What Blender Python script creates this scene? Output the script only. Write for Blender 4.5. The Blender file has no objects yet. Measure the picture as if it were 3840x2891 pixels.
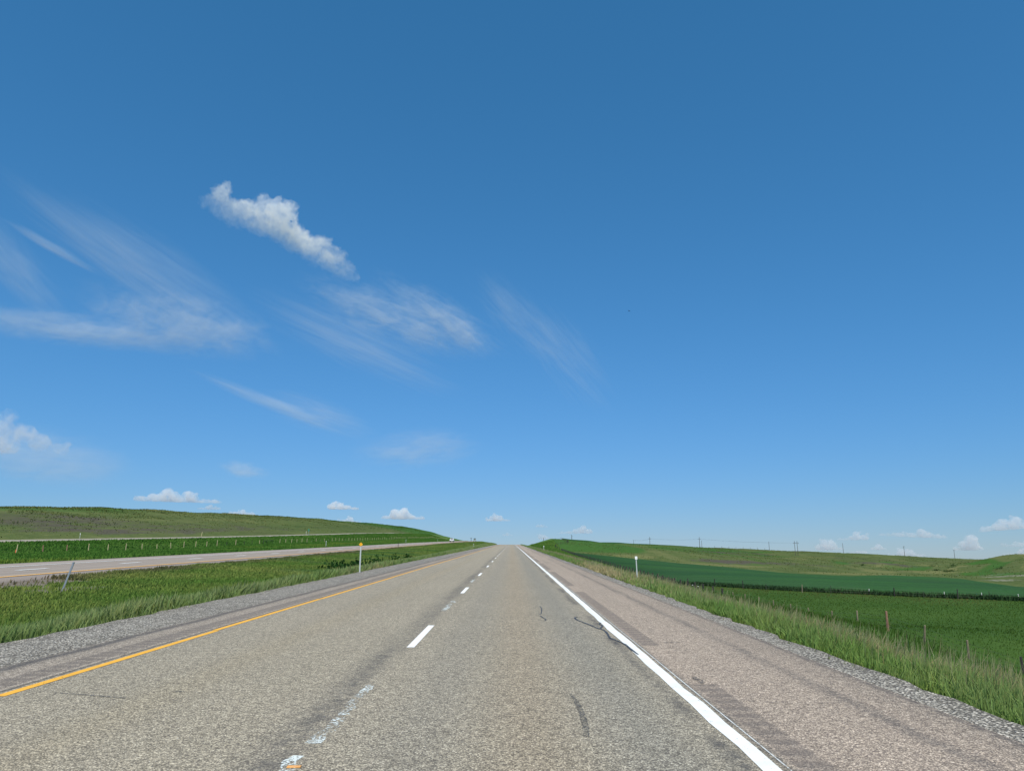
import bpy, bmesh, math, random
import numpy as np
from mathutils import Vector, Matrix
R = math.radians
rng = np.random.default_rng(7)
random.seed(7)
scene = bpy.context.scene
col = scene.collection
GRADE = 0.03                                   # the highway climbs 3 %: world z = height above the road plane + GRADE * y

# ------------------------------------------------------------------ objects
def tag(o, label=None, cat=None, group=None, kind=None):
    if label: o['label'] = label
    if cat: o['category'] = cat
    if group: o['group'] = group
    if kind: o['kind'] = kind
    return o

def link_mesh(name, me, mat=None, parent=None):
    o = bpy.data.objects.new(name, me)
    col.objects.link(o)
    if mat is not None and not me.materials: me.materials.append(mat)
    if parent is not None: o.parent = parent
    return o

def thing(name, label, cat, loc=(0, 0, 0), rot=(0, 0, 0), group=None):
    o = bpy.data.objects.new(name, None)
    col.objects.link(o)
    o.empty_display_size = .3
    o.location = loc; o.rotation_euler = rot
    return tag(o, label, cat, group)

def np_mesh(name, V, loops, starts, mat, parent=None, color=None, smooth=False):
    me = bpy.data.meshes.new(name)
    V = np.ascontiguousarray(V, np.float32)
    me.vertices.add(len(V)); me.vertices.foreach_set('co', V.ravel())
    me.loops.add(len(loops)); me.loops.foreach_set('vertex_index', np.ascontiguousarray(loops, np.int32))
    me.polygons.add(len(starts)); me.polygons.foreach_set('loop_start', np.ascontiguousarray(starts, np.int32))
    if smooth: me.polygons.foreach_set('use_smooth', np.ones(len(starts), bool))
    if color:
        for k, c in color.items():
            a = me.attributes.new(k, 'FLOAT_COLOR', 'POINT')
            a.data.foreach_set('color', np.ascontiguousarray(c, np.float32).ravel())
    me.update(calc_edges=True)
    return link_mesh(name, me, mat, parent)

def bm_obj(name, bm, mat, parent=None, smooth=False):
    me = bpy.data.meshes.new(name)
    bmesh.ops.recalc_face_normals(bm, faces=bm.faces)
    bm.to_mesh(me); bm.free()
    if smooth:
        for p in me.polygons: p.use_smooth = True
    return link_mesh(name, me, mat, parent)

def add_box(bm, c, s, rot=None, bevel=0):
    r = bmesh.ops.create_cube(bm, size=1)
    M = Matrix.Translation(c) @ (rot.to_4x4() if rot else Matrix()) @ Matrix.Diagonal((*s, 1))
    bmesh.ops.transform(bm, matrix=M, verts=r['verts'])
    if bevel:
        es = list({e for v in r['verts'] for e in v.link_edges})
        bmesh.ops.bevel(bm, geom=es, offset=bevel, segments=2, affect='EDGES', profile=.5)

def add_cyl(bm, a, b, r0, r1, n=8):
    a, b = Vector(a), Vector(b); d = b - a
    r = bmesh.ops.create_cone(bm, cap_ends=True, segments=n, radius1=r0, radius2=r1, depth=d.length)
    M = Matrix.Translation((a + b) / 2) @ d.to_track_quat('Z', 'Y').to_matrix().to_4x4()
    bmesh.ops.transform(bm, matrix=M, verts=r['verts'])

def add_prism(bm, prof, x0, x1, inset=None):
    """side profile [(y,z)] pushed from x0 to x1; inset gives each point its own half-width factor"""
    n = len(prof)
    k = inset or [1] * n
    xm = (x0 + x1) / 2; hw = (x1 - x0) / 2
    A = [bm.verts.new((xm - hw * k[i], prof[i][0], prof[i][1])) for i in range(n)]
    B = [bm.verts.new((xm + hw * k[i], prof[i][0], prof[i][1])) for i in range(n)]
    for i in range(n):
        j = (i + 1) % n
        bm.faces.new((A[i], A[j], B[j], B[i]))
    bm.faces.new(A[::-1]); bm.faces.new(B)

# ------------------------------------------------------------------ node helpers
class NT:
    def __init__(s, name, world=False):
        if world:
            s.id = bpy.data.worlds.new(name); s.id.use_nodes = True
        else:
            s.id = bpy.data.materials.new(name); s.id.use_nodes = True
        s.t = s.id.node_tree; s.t.nodes.clear()
    def n(s, typ, **kw):
        x = s.t.nodes.new(typ)
        for k, v in kw.items(): setattr(x, k, v)
        return x
    def put(s, sock, v):
        if hasattr(v, 'is_output') or isinstance(v, bpy.types.NodeSocket): s.t.links.new(v, sock)
        elif v is not None:
            if sock.type == 'RGBA' and not hasattr(v, '__len__'): v = (v, v, v, 1)
            elif sock.type == 'RGBA' and len(v) == 3: v = (*v, 1)
            sock.default_value = v
    def m(s, op, a, b=None, c=None, clamp=False):
        x = s.n('ShaderNodeMath', operation=op, use_clamp=clamp)
        for i, v in enumerate((a, b, c)):
            if v is not None: s.put(x.inputs[i], v)
        return x.outputs[0]
    def pos(s):
        return s.n('ShaderNodeNewGeometry').outputs['Position']
    def sep(s, v):
        x = s.n('ShaderNodeSeparateXYZ'); s.put(x.inputs[0], v); return x.outputs
    def map(s, v, scale=(1, 1, 1), rot=(0, 0, 0), loc=(0, 0, 0)):
        x = s.n('ShaderNodeMapping'); s.put(x.inputs[0], v)
        x.inputs['Scale'].default_value = scale; x.inputs['Rotation'].default_value = rot; x.inputs['Location'].default_value = loc
        return x.outputs[0]
    def noise(s, v, scale, detail=3, rough=.55, dist=0):
        x = s.n('ShaderNodeTexNoise'); s.put(x.inputs['Vector'], v)
        x.inputs['Scale'].default_value = scale; x.inputs['Detail'].default_value = detail
        x.inputs['Roughness'].default_value = rough; x.inputs['Distortion'].default_value = dist
        return x.outputs[0]
    def voro(s, v, scale, out='Distance', feature='F1'):
        x = s.n('ShaderNodeTexVoronoi', feature=feature); s.put(x.inputs['Vector'], v)
        x.inputs['Scale'].default_value = scale
        return x.outputs[out]
    def rng(s, v, a, b, c=0., d=1., smooth=False):
        x = s.n('ShaderNodeMapRange'); x.interpolation_type = 'SMOOTHSTEP' if smooth else 'LINEAR'
        s.put(x.inputs[0], v)
        for i, q in enumerate((a, b, c, d)): s.put(x.inputs[i + 1], q)
        return x.outputs[0]
    def mix(s, f, a, b, mode='MIX'):
        x = s.n('ShaderNodeMix', data_type='RGBA', blend_type=mode)
        s.put(x.inputs[0], f); s.put(x.inputs[6], a); s.put(x.inputs[7], b)
        return x.outputs[2]
    def ramp(s, f, stops):
        x = s.n('ShaderNodeValToRGB'); s.put(x.inputs[0], f)
        e = x.color_ramp.elements
        while len(e) < len(stops): e.new(.5)
        for i, (p, c) in enumerate(stops):
            e[i].position = p; e[i].color = (*c, 1) if hasattr(c, '__len__') else (c, c, c, 1)
        return x.outputs[0]
    def attr(s, name, out='Color'):
        x = s.n('ShaderNodeAttribute'); x.attribute_name = name; return x.outputs[out]
    def gauss(s, v, c, w):
        d = s.m('DIVIDE', s.m('SUBTRACT', v, c), w)
        return s.m('EXPONENT', s.m('MULTIPLY', s.m('MULTIPLY', d, d), -1.))
    def band(s, v, a, b, e):
        """1 between a and b with edges e wide"""
        return s.m('MULTIPLY', s.rng(v, a - e, a + e, smooth=True), s.rng(v, b - e, b + e, 1., 0., smooth=True))
    def pbsdf(s, color, rough=.9, bump=None, bstr=.3, bdist=.01, spec=.3, metal=0., alpha=None):
        b = s.n('ShaderNodeBsdfPrincipled')
        s.put(b.inputs['Base Color'], color); s.put(b.inputs['Roughness'], rough)
        b.inputs['Specular IOR Level'].default_value = spec; b.inputs['Metallic'].default_value = metal
        if alpha is not None: s.put(b.inputs['Alpha'], alpha)
        if bump is not None:
            k = s.n('ShaderNodeBump'); k.inputs['Strength'].default_value = bstr; k.inputs['Distance'].default_value = bdist
            s.put(k.inputs['Height'], bump); s.t.links.new(k.outputs[0], b.inputs['Normal'])
        o = s.n('ShaderNodeOutputMaterial'); s.t.links.new(b.outputs[0], o.inputs[0])
        return s.id

def plain(name, color, rough=.6, metal=0., var=.25, scale=6., spec=.4):
    q = NT(name); p = q.n('ShaderNodeTexCoord').outputs['Object']
    n = q.noise(p, scale, 4)
    c = q.mix(q.rng(n, .3, .7), tuple(x * (1 - var) for x in color), tuple(min(1, x * (1 + var)) for x in color))
    return q.pbsdf(c, rough, metal=metal, spec=spec)

# ------------------------------------------------------------------ road materials
def chipseal(q, P, tint, size=1., contrast=1.):
    """stones of a chip seal: random pale, tan and dark chips with dark joints between"""
    w = q.n('ShaderNodeVectorMath', operation='ADD')
    nz = q.n('ShaderNodeTexNoise'); q.put(nz.inputs['Vector'], P); nz.inputs['Scale'].default_value = 40 / size
    nz.inputs['Detail'].default_value = 2
    sc = q.n('ShaderNodeVectorMath', operation='SCALE'); q.put(sc.inputs[0], nz.outputs['Color']); sc.inputs['Scale'].default_value = .02 * size
    q.put(w.inputs[0], P); q.put(w.inputs[1], sc.outputs[0])
    v = q.n('ShaderNodeTexVoronoi'); q.put(v.inputs['Vector'], w.outputs[0]); v.inputs['Scale'].default_value = 74 / size
    chip = q.sep(v.outputs['Color'])
    stone = q.ramp(chip[0], [(0, (.17, .157, .148)), (.3, (.28, .26, .234)), (.62, (.39, .36, .313)), (.86, (.51, .47, .405)), (1, (.66, .63, .56))])
    joint = q.rng(v.outputs['Distance'], .42, .72, smooth=True)
    c = q.mix(q.m('MULTIPLY', joint, .62 * contrast), stone, (.06, .058, .056))
    clump = q.noise(P, 13 / size, 3, .6)
    c = q.mix(1., c, q.ramp(clump, [(.25, .72), (.5, 1.), (.78, 1.25)]), 'MULTIPLY')
    c = q.mix(1., c, tint, 'MULTIPLY')
    h = q.m('SUBTRACT', q.m('ADD', q.m('MULTIPLY', chip[1], .4), 1.), q.m('MULTIPLY', joint, 1.4))
    return c, h

def highway_mat():
    q = NT('chip seal highway'); P = q.pos(); X, Y, Z = q.sep(P)
    # long soft streaks and blotches
    st = q.noise(q.map(P, (1.6, .03, 1)), 1., 4, .6)
    bl = q.noise(P, .28, 4, .6)
    wob = q.m('MULTIPLY', q.m('SUBTRACT', q.noise(q.map(P, (0, .35, 0)), 1., 3), .5), .22)
    Xw = q.m('ADD', X, wob)
    lane = q.mix(q.rng(st, .3, .7), (1.0, .97, .855), (1.15, 1.10, .96))
    lane = q.mix(q.m('MULTIPLY', q.gauss(Xw, .15, .45), .6), lane, (1.06, .945, .77))          # oil-brown strip between the wheels
    lane = q.mix(q.m('MULTIPLY', q.gauss(Xw, 1.12, .42), .9), lane, (.88, .885, .825))      # polished wheel paths
    lane = q.mix(q.m('MULTIPLY', q.gauss(Xw, -.8, .38), .7), lane, (.95, .935, .855))
    lane = q.mix(q.m('MULTIPLY', q.gauss(Xw, -2.7, .55), .5), lane, (1.12, 1.07, .92))
    lane = q.mix(q.m('MULTIPLY', q.gauss(Xw, -3.7, .35), .5), lane, (1.10, 1.02, .82))
    sh = q.mix(q.rng(st, .35, .65), (1.17, 1.05, .96), (1.31, 1.16, 1.05))                   # pinkish shoulders
    tint = q.mix(q.rng(Xw, 1.93, 2.06), lane, sh)
    lsh = q.mix(q.rng(st, .35, .65), (1.12, 1.04, .97), (1.28, 1.18, 1.08))
    tint = q.mix(q.rng(X, -5.62, -5.56, 1., 0.), tint, lsh)
    tint = q.mix(q.rng(bl, .42, .7, 0., .35), tint, (.86, .87, .86), 'MULTIPLY')
    c, h = chipseal(q, P, tint)
    # binder bleeding through: along the joint between the lanes, beside the edge line, seams of the shoulders
    n1 = q.noise(P, 7., 4, .7); n2 = q.noise(q.map(P, (1, .16, 1)), 1., 3, .6)
    def dark(c, mask, f, colr=(.075, .075, .078)):
        return q.mix(q.m('MULTIPLY', mask, f, clamp=True), c, colr)
    rag = q.rng(n1, .3, .62)
    cl = q.m('MULTIPLY', q.gauss(Xw, -1.78, .2), q.m('MULTIPLY', rag, q.rng(n2, .3, .62)))
    c = dark(c, cl, .8)
    el = q.m('MULTIPLY', q.gauss(Xw, 1.67, .085), q.m('MULTIPLY', rag, q.rng(q.noise(q.map(P, (0, .3, 0)), 1., 3), .4, .56)))
    c = dark(c, el, .95)
    c = dark(c, q.m('MULTIPLY', q.gauss(X, 2.0, .05), rag), .75)
    c = dark(c, q.m('MULTIPLY', q.gauss(Xw, 3.45, .10), q.m('MULTIPLY', q.rng(n1, .15, .6), q.rng(n2, .3, .5))), .5)
    c = dark(c, q.m('MULTIPLY', q.gauss(X, 4.1, .05), rag), .7)
    c = dark(c, q.m('MULTIPLY', q.gauss(Xw, -6.5, .11), q.rng(n1, .12, .5)), .75)
    c = dark(c, q.m('MULTIPLY', q.gauss(X, -5.56, .035), q.rng(n1, .2, .5)), .8)
    # milled rumble strips: grooves 0.3 m apart
    gro = q.m('SINE', q.m('MULTIPLY', q.m('ADD', Y, q.m('MULTIPLY', n1, .05)), 2 * math.pi / .31))
    ph = q.m('MODULO', q.m('ADD', Y, 200 * 16.0 - 9.1), 16.0)                            # interrupted strip on the right: 12.8 m long, 3.2 m gap
    on = q.m('MULTIPLY', q.rng(ph, 3.1, 3.2), q.rng(ph, 15.9, 16., 1., 0.))
    rr = q.m('MULTIPLY', q.band(X, 2.07, 2.34, .03), on)
    rl = q.band(X, -6.03, -5.66, .04)
    rum = q.m('MAXIMUM', rr, rl)
    gd = q.rng(gro, -.4, .5)
    c = q.mix(q.m('MULTIPLY', rum, q.rng(gd, 0., 1., .42, .66)), c, (.14, .123, .112))
    hh = q.m('SUBTRACT', h, q.m('MULTIPLY', q.m('MULTIPLY', rum, gd), 1.6))
    return q.pbsdf(c, .93, bump=hh, bstr=.55, bdist=.008, spec=.15)

def opp_mat():
    q = NT('pale worn carriageway'); P = q.pos(); X, Y, Z = q.sep(P)
    st = q.noise(q.map(P, (1.2, .02, 1)), 1., 4, .6)
    c = q.mix(q.rng(st, .3, .7), (.262, .225, .19), (.325, .28, .24))
    c = q.mix(q.m('MULTIPLY', q.band(X, -37.2, -34.1, .1), .6), c, (.33, .285, .25))
    for xc, w, f in ((-28.4, .35, .35), (-30.35, .15, .55), (-31.9, .35, .3), (-33.95, .09, .75), (-34.3, .12, .4), (-26.2, .12, .55), (-25.6, .25, .3)):
        c = q.mix(q.m('MULTIPLY', q.gauss(X, xc, w), q.m('MULTIPLY', q.rng(st, .2, .6), f)), c, (.13, .11, .10))
    c = q.mix(q.m('MULTIPLY', q.rng(X, -26.3, -26.0), .45), c, (.27, .225, .205))
    g = q.noise(P, 30., 3, .7)
    c = q.mix(1., c, q.ramp(g, [(.3, .8), (.7, 1.2)]), 'MULTIPLY')
    return q.pbsdf(c, .93, spec=.15)

def gravel_mat():
    q = NT('loose gravel'); P = q.pos()
    v = q.n('ShaderNodeTexVoronoi'); q.put(v.inputs['Vector'], P); v.inputs['Scale'].default_value = 31
    ch = q.sep(v.outputs['Color'])
    c = q.ramp(ch[0], [(0, (.24, .22, .19)), (.35, (.38, .355, .305)), (.7, (.55, .515, .44)), (1, (.82, .77, .67))])
    j = q.rng(v.outputs['Distance'], .38, .66, smooth=True)
    c = q.mix(q.m('MULTIPLY', j, .8), c, (.07, .063, .055))
    c = q.mix(1., c, q.ramp(q.noise(P, 2.2, 4), [(.3, .8), (.7, 1.15)]), 'MULTIPLY')
    h = q.m('SUBTRACT', ch[1], q.m('MULTIPLY', j, 2.))
    return q.pbsdf(c, .95, bump=h, bstr=.8, bdist=.02, spec=.2)

def paint_mat(name, color, wear, edge=None):
    """road paint, chipped: bare where the noise is low"""
    q = NT(name); P = q.pos()
    n = q.noise(P, 34., 4, .7); big = q.noise(q.map(P, (2.5, .8, 1)), 1.3, 4, .65)
    a = q.m('ADD', q.m('MULTIPLY', n, .55), q.m('MULTIPLY', big, .45))
    alpha = q.rng(a, wear, wear + .04)
    dirt = q.mix(q.rng(q.noise(P, 5., 4), .35, .75), color, tuple(x * .86 for x in color))
    return q.pbsdf(dirt, .7, alpha=alpha, spec=.3)

def seal_mat():
    q = NT('tar crack seal'); P = q.pos()
    n = q.noise(P, 26., 4, .7)
    return q.pbsdf(q.mix(n, (.03, .032, .036), (.085, .085, .09)), .55, spec=.4, alpha=q.rng(n, .36, .46))

def smear_mat():
    q = NT('tyre smear'); P = q.pos()
    n = q.noise(P, 30., 4, .75)
    return q.pbsdf((.085, .088, .092), .8, spec=.2, alpha=q.rng(n, .42, .62, 0., .85))

# ------------------------------------------------------------------ ground materials
def terrain_mat():
    q = NT('prairie grassland'); P = q.pos(); X, Y, Z = q.sep(P)
    A = q.sep(q.attr('zone')); B = q.sep(q.attr('zone_b'))
    n0 = q.noise(P, .018, 5, .6); n1 = q.noise(P, .09, 5, .65); n2 = q.noise(P, .5, 4, .7); n3 = q.noise(P, 3.2, 4, .7)
    base = q.mix(q.rng(n1, .3, .7), (.070, .105, .030), (.105, .150, .045))
    base = q.mix(q.rng(n2, .42, .66), base, (.135, .165, .058))
    base = q.mix(q.rng(n0, .5, .7, 0., .5), base, (.085, .095, .045))
    base = q.mix(q.m('MULTIPLY', q.rng(n2, .58, .72), .7), base, (.20, .215, .085))      # pale tussocks
    brk = q.m('ADD', q.m('MULTIPLY', n1, .5), q.m('MULTIPLY', n2, .5))
    def over(c, w, colr, k=.9):
        f = q.rng(q.m('ADD', w, q.m('MULTIPLY', q.m('SUBTRACT', brk, .5), k)), .3, .68, smooth=True)
        return q.mix(f, c, colr)
    lush = q.mix(q.rng(n2, .35, .65), (.045, .115, .022), (.075, .165, .035))
    stk = q.noise(q.map(P, (.05, .006, .05), rot=(0, 0, R(62))), 1., 5, .65)
    base = q.mix(q.rng(stk, .52, .72, 0., .75), base, (.175, .19, .075))
    base = q.mix(q.rng(stk, .46, .30, 0., .6), base, (.055, .095, .030))
    c = over(base, A[2], lush)
    dry = q.mix(q.rng(n2, .35, .65), (.135, .155, .055), (.20, .21, .082))
    c = over(c, A[1], dry)
    ct = q.noise(q.map(P, (.16, .03, .16)), 1., 5, .68)
    bare = q.mix(q.rng(n2, .35, .68), (.088, .078, .064), (.120, .118, .078))
    mot = q.m('ADD', A[0], q.m('MULTIPLY', q.m('SUBTRACT', q.m('ADD', q.m('MULTIPLY', ct, .65), q.m('MULTIPLY', n3, .35)), .52), 2.6))
    c = q.mix(q.m('MULTIPLY', q.rng(mot, .35, .75, smooth=True), q.rng(A[0], .02, .2)), c, bare)
    verge = q.mix(q.rng(n1, .32, .66), (.070, .150, .032), (.112, .200, .048))
    verge = q.mix(q.rng(n2, .52, .72), verge, (.12, .20, .05))
    c = over(c, B[0], verge, .5)
    fld = q.mix(q.rng(n1, .3, .7), (.042, .098, .018), (.070, .132, .028))
    c = q.mix(q.m('SUBTRACT', 1., q.attr('zone_b', 'Alpha')), c, fld)
    rock = q.mix(q.rng(q.noise(P, .5, 5, .8), .485, .56), (.09, .125, .05), (.38, .36, .29))
    c = over(c, B[1], rock, .7)
    dirt = q.mix(q.rng(q.noise(P, 9., 5, .75), .35, .65), (.15, .125, .10), (.27, .24, .20))
    c = over(c, B[2], dirt, .7)
    c = q.mix(1., c, q.ramp(n3, [(.25, .56), (.5, .80), (.75, 1.0)]), 'MULTIPLY')
    h = q.m('ADD', q.m('MULTIPLY', n2, 1.2), q.m('MULTIPLY', n3, .35))
    return q.pbsdf(c, 1., bump=h, bstr=.7, bdist=.35, spec=.05)

def crop_mat():
    q = NT('young green crop'); P = q.pos()
    rows = q.noise(q.map(P, (.09, .6, .4), rot=(0, 0, R(-40))), 1., 4, .6)
    n = q.noise(P, 1.8, 4, .7); n0 = q.noise(P, .02, 3, .5)
    c = q.mix(q.rng(rows, .3, .7), (.026, .071, .026), (.042, .100, .036))
    c = q.mix(q.rng(n0, .35, .7), c, (.036, .105, .030))
    c = q.mix(q.rng(q.noise(q.map(P, (.004, .03, .01), rot=(0, 0, R(-40))), 1., 4), .45, .7, 0., .7), c, (.018, .062, .026))
    c = q.mix(1., c, q.ramp(n, [(.25, .6), (.75, 1.3)]), 'MULTIPLY')
    return q.pbsdf(c, 1., bump=q.m('ADD', n, q.m('MULTIPLY', rows, .6)), bstr=.7, bdist=.35, spec=.05)

def blade_mat():
    q = NT('grass blades')
    c = q.attr('tint')
    d = q.n('ShaderNodeBsdfDiffuse'); q.put(d.inputs[0], c)
    t = q.n('ShaderNodeBsdfTranslucent'); q.put(t.inputs[0], q.mix(1., c, (1., 1.1, .6), 'MULTIPLY'))
    mx = q.n('ShaderNodeMixShader'); mx.inputs[0].default_value = .3
    q.t.links.new(d.outputs[0], mx.inputs[1]); q.t.links.new(t.outputs[0], mx.inputs[2])
    o = q.n('ShaderNodeOutputMaterial'); q.t.links.new(mx.outputs[0], o.inputs[0])
    return q.id

# ------------------------------------------------------------------ the lie of the land (heights above the road plane)
T = lambda *p: (np.array([a for a, b in p], float), np.array([b for a, b in p], float))
def ip(y, t): return np.interp(y, t[0], t[1])
def z_main(y):
    y = np.asarray(y, float); d = np.maximum(y - 388., 0); d1 = np.minimum(d, 250.)
    return -(d1 ** 2) / 16000. - (d - d1) * (250. / 8000.)
OPP = T((-200, -.6), (20, -.36), (47, -.2), (90, .0), (157, .33), (195, .48), (290, .97), (450, 1.55), (560, 1.85), (640, 1.88), (720, 1.3), (850, -1.), (1200, -10), (3200, -80))
def z_opp(y):
    return ip(y, OPP)
FRO = T((-200, -3.), (0, -.6), (148, 1.45), (181, 1.87), (232, 2.5), (308, 3.55), (457, 5.9), (505, 6.7), (676, 8.86), (900, 10.04), (1100, 9.5), (1500, 4.), (3200, -50))
FEN = T((-200, -1.2), (60, -.5), (122, -.38), (150, -.45), (185, -.25), (217, .35), (281, .95), (415, 2.03), (500, 2.75), (563, 3.6), (760, 4.9), (952, 4.3), (1200, 0.), (3200, -60))
RID = T((-200, 3.), (0, 6.), (150, 10.), (230, 12.8), (307, 15.4), (364, 17.8), (461, 20.1), (580, 22.5), (722, 24.3), (957, 26.2), (1142, 28.), (1300, 28.4), (1400, 28.8), (1440, 26.), (1510, 18.), (1600, 13.), (1800, -2.), (2100, -20.), (3200, -60))
MED = T((-200, -.8), (40, -.75), (100, -.6), (200, -.05), (300, .5), (420, 1.1), (520, 1.0), (700, -3.), (1000, -12.), (3200, -80))
ZF = T((-200, -5.4), (0, -5.8), (44, -5.95), (49.3, -5.7), (54.4, -5.2), (59.3, -4.95), (64.2, -5.15), (69.5, -5.65), (75, -5.8), (100, -5.95), (134, -6.), (200, -5.7), (265, -5.24), (317, -4.94), (378, -4.26), (435, -3.6), (470, -.6), (520, 2.3), (560, 3.5), (620, 2.4), (800, -8), (3200, -90))
RX = np.array([-3200, -900, -500, -320, -210, -180, -150, -125, -109, -107, -100, -97, -80, -62, -46, -38.5, -37, -25.2, -24, -20, -14, -10.5, -8.2, -6.7, 4.1, 4.65, 6.5, 8.5, 28.6])

# control points of the land right of the fence: crop hollow, long hillside, bluff with the gully
PTS = [(31, 134, -6), (45, 117, -6), (58, 106, -6), (66, 100.5, -6), (90, 80, -6.3), (130, 45, -6.6), (60, 40, -6.), (45, 70, -6), (60, 0, -6), (150, 0, -7), (200, 60, -9), (60, -100, -6), (200, -150, -9), (500, -100, -14), (500, 150, -14),
  (31.8, 420, -4.3), (40.5, 400, -4.9), (49.7, 370, -6.1), (59.2, 350, -6.85), (70.8, 335, -8.), (93.9, 325, -9.8), (111.8, 315, -11.5), (137, 305, -12.5), (162, 330, -13.1), (176, 320, -13.5), (182, 310, -13.7), (180.8, 290, -14.2), (177, 265, -14.6),
  (50, 520, .2), (74, 538, -1.4), (54, 560, .6), (100, 640, -2.2), (27.7, 560, 3.5), (38, 570, 3.15), (61.7, 620, 1.55), (91.6, 680, 0.), (125.7, 740, -1.6), (164, 800, -3.26), (208, 840, -4.77), (246, 840, -5.93), (282, 830, -8.0), (312, 820, -8.43), (340, 810, -9.56), (395.6, 800, -11.75), (443, 800, -14.63), (490, 820, -17.7), (520, 855, -19.),
  (381, 600, -9.9), (381, 580, -9.6), (384, 560, -10.), (361, 598, -16.5), (368, 640, -17.), (420, 545, -9.3), (600, 500, -5), (450, 350, -9), (330, 220, -13), (700, 700, -3), (900, 300, -6),
  (198, 318, -14.25), (230, 370, -14.21), (268, 430, -13.86), (319, 510, -12.75), (194, 300, -14.77), (216, 335, -14.19), (249, 385, -13.55), (298, 460, -12.28), (341, 525, -10.66), (191, 285, -14.52), (215, 320, -13.70), (245, 365, -12.76), (293, 435, -11.08), (341, 505, -9.51), (195, 325, -14.38), (235, 390, -15.20), (277, 460, -15.57), (338, 560, -16.06), (411, 680, -17.07), (230, 430, -14.59), (301, 560, -14.73), (241, 420, -15.64), (305, 530, -16.02), (391, 680, -17.07),
  (262, 660, -12.3), (200, 600, -9.3), (150, 480, -8.4), (120, 400, -9.0), (90, 450, -4.6), (250, 560, -13.)]
for X_, Y_, Z_ in [(50, 570, 3.15), (61.7, 620, 1.55), (91.6, 680, 0.), (125.7, 740, -1.6), (164, 800, -3.26), (208, 840, -4.77), (246, 840, -5.93), (282, 830, -8.0), (312, 820, -8.43), (340, 810, -9.56), (395.6, 800, -11.75), (443, 800, -14.63), (490, 820, -17.7), (600, 500, -5), (420, 545, -7)]:
    for k, d in ((1.25, 6), (2.2, 40)): PTS.append((X_ * k, Y_ * k, 1.6 + (Z_ - 1.6) * k - d))
for y in (-150, -60, 0, 25, 44, 54, 59, 64, 70, 80, 100, 134, 170, 200, 240, 265, 317, 378, 435, 470, 520, 560, 620, 800, 1100, 1600): PTS.append((28.6, y, float(ip(y, ZF))))
PTS += [(3200, 0, -60), (3200, 1500, -80), (3200, 3200, -95), (1500, 3200, -95), (1500, 0, -20), (3200, -200, -60)]
PA = np.array(PTS, float)
CM = 14.
def _k(ax, ay, bx, by): return np.sqrt((ax - bx) ** 2 + (ay - by) ** 2 + CM * CM)
_W = np.linalg.solve(_k(PA[:, 0][:, None], PA[:, 1][:, None], PA[:, 0][None], PA[:, 1][None]) + np.eye(len(PA)) * 1e-3, PA[:, 2] + 6.)

def bumps(x, y):
    s = 0.
    for a, f, p in ((1., .031, .3), (.8, .047, 1.7), (.6, .083, 2.9), (.42, .15, .8), (.3, .27, 4.1), (.16, .55, 5.2)):
        s = s + a * np.sin(x * f * 1.13 + y * f * .61 + p + 1.3 * np.sin(y * f * .9 - x * f * .37 + 2 * p)) * np.cos(y * f * .83 - x * f * .29 + p * 1.9)
    return s

def land(x, y):
    """height above the road plane, any shape of arrays"""
    x = np.asarray(x, float); y = np.asarray(y, float)
    x, y = np.broadcast_arrays(x, y); sh = x.shape; x = x.ravel(); y = y.ravel()
    zm, zo, zf, ze, zr, md, zt = z_main(y), z_opp(y), ip(y, FRO), ip(y, FEN), ip(y, RID), ip(y, MED), ip(y, ZF)
    toe = zf + .35
    far = np.where(y > 480, 1., 0.) * np.clip((y - 480) / 40, 0, 1)
    rails = np.stack([zr - 60, zr - 22, zr - 9, zr - 2.2, zr, toe + (zr - toe) * .86, toe + (zr - toe) * .58, toe + (zr - toe) * .24, toe,
                      zf + .25, zf, zf - .3, ze, .5 * ze + .5 * zo - .25, zo - .35, zo + .12, zo + .03, zo - .12, zo - .2,
                      .55 * md + .45 * zo - .05, md, .55 * md + .45 * zm - .1, zm - .12, zm - .1, zm - .1, zm - .12,
                      zm - .58, (zm - 1.1) * (1 - far) + far * (zm - (zt - zm) * .12), zt], 0)
    i = np.clip(np.searchsorted(RX, x, side='right') - 1, 0, len(RX) - 2)
    t = np.clip((x - RX[i]) / (RX[i + 1] - RX[i]), 0, 1)
    idx = np.arange(len(x))
    z = rails[i, idx] * (1 - t) + rails[i + 1, idx] * t
    r = x > 28.6
    if r.any():
        zz = np.empty(r.sum()); xr, yr = x[r], y[r]
        for s in range(0, len(xr), 20000):
            zz[s:s + 20000] = _k(xr[s:s + 20000, None], yr[s:s + 20000, None], PA[:, 0][None], PA[:, 1][None]) @ _W - 6.
        z[r] = zz
    # relief
    b = bumps(x, y)
    hill_l = np.clip((-112 - x) / 30, 0, 1) * np.clip((y + 200) / 100, 0, 1)
    z += hill_l * b * .28
    hill_r = np.clip((np.hypot(x - 28, 0) - 90) / 120, 0, 1) * np.clip((y - 330) / 120, 0, 1)
    z += hill_r * (b * .4 - .25)
    gul = np.clip((x - 205) / 60, 0, 1) * np.clip((y - 335) / 60, 0, 1) * np.clip((660 - y) / 60, 0, 1)
    z += gul * 1.5 * (np.abs(np.sin(x * .055 - y * .028 + .9 * np.sin(y * .02))) - 1.)
    soft = np.clip((x - 8) / 10, 0, 1) * np.clip((40 - x) / 10, 0, 1) + np.clip((-40 - x) / 6, 0, 1) * np.clip((x + 96) / 8, 0, 1) + .6 * np.clip((-9 - x) / 3, 0, 1) * np.clip((x + 24) / 3, 0, 1)
    z += soft * b * .05
    return z.reshape(sh)

def W(x, y, dz=0.):
    """a point of the world standing on the land"""
    return Vector((float(x), float(y), float(land(x, y)) + GRADE * float(y) + dz))

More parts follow.
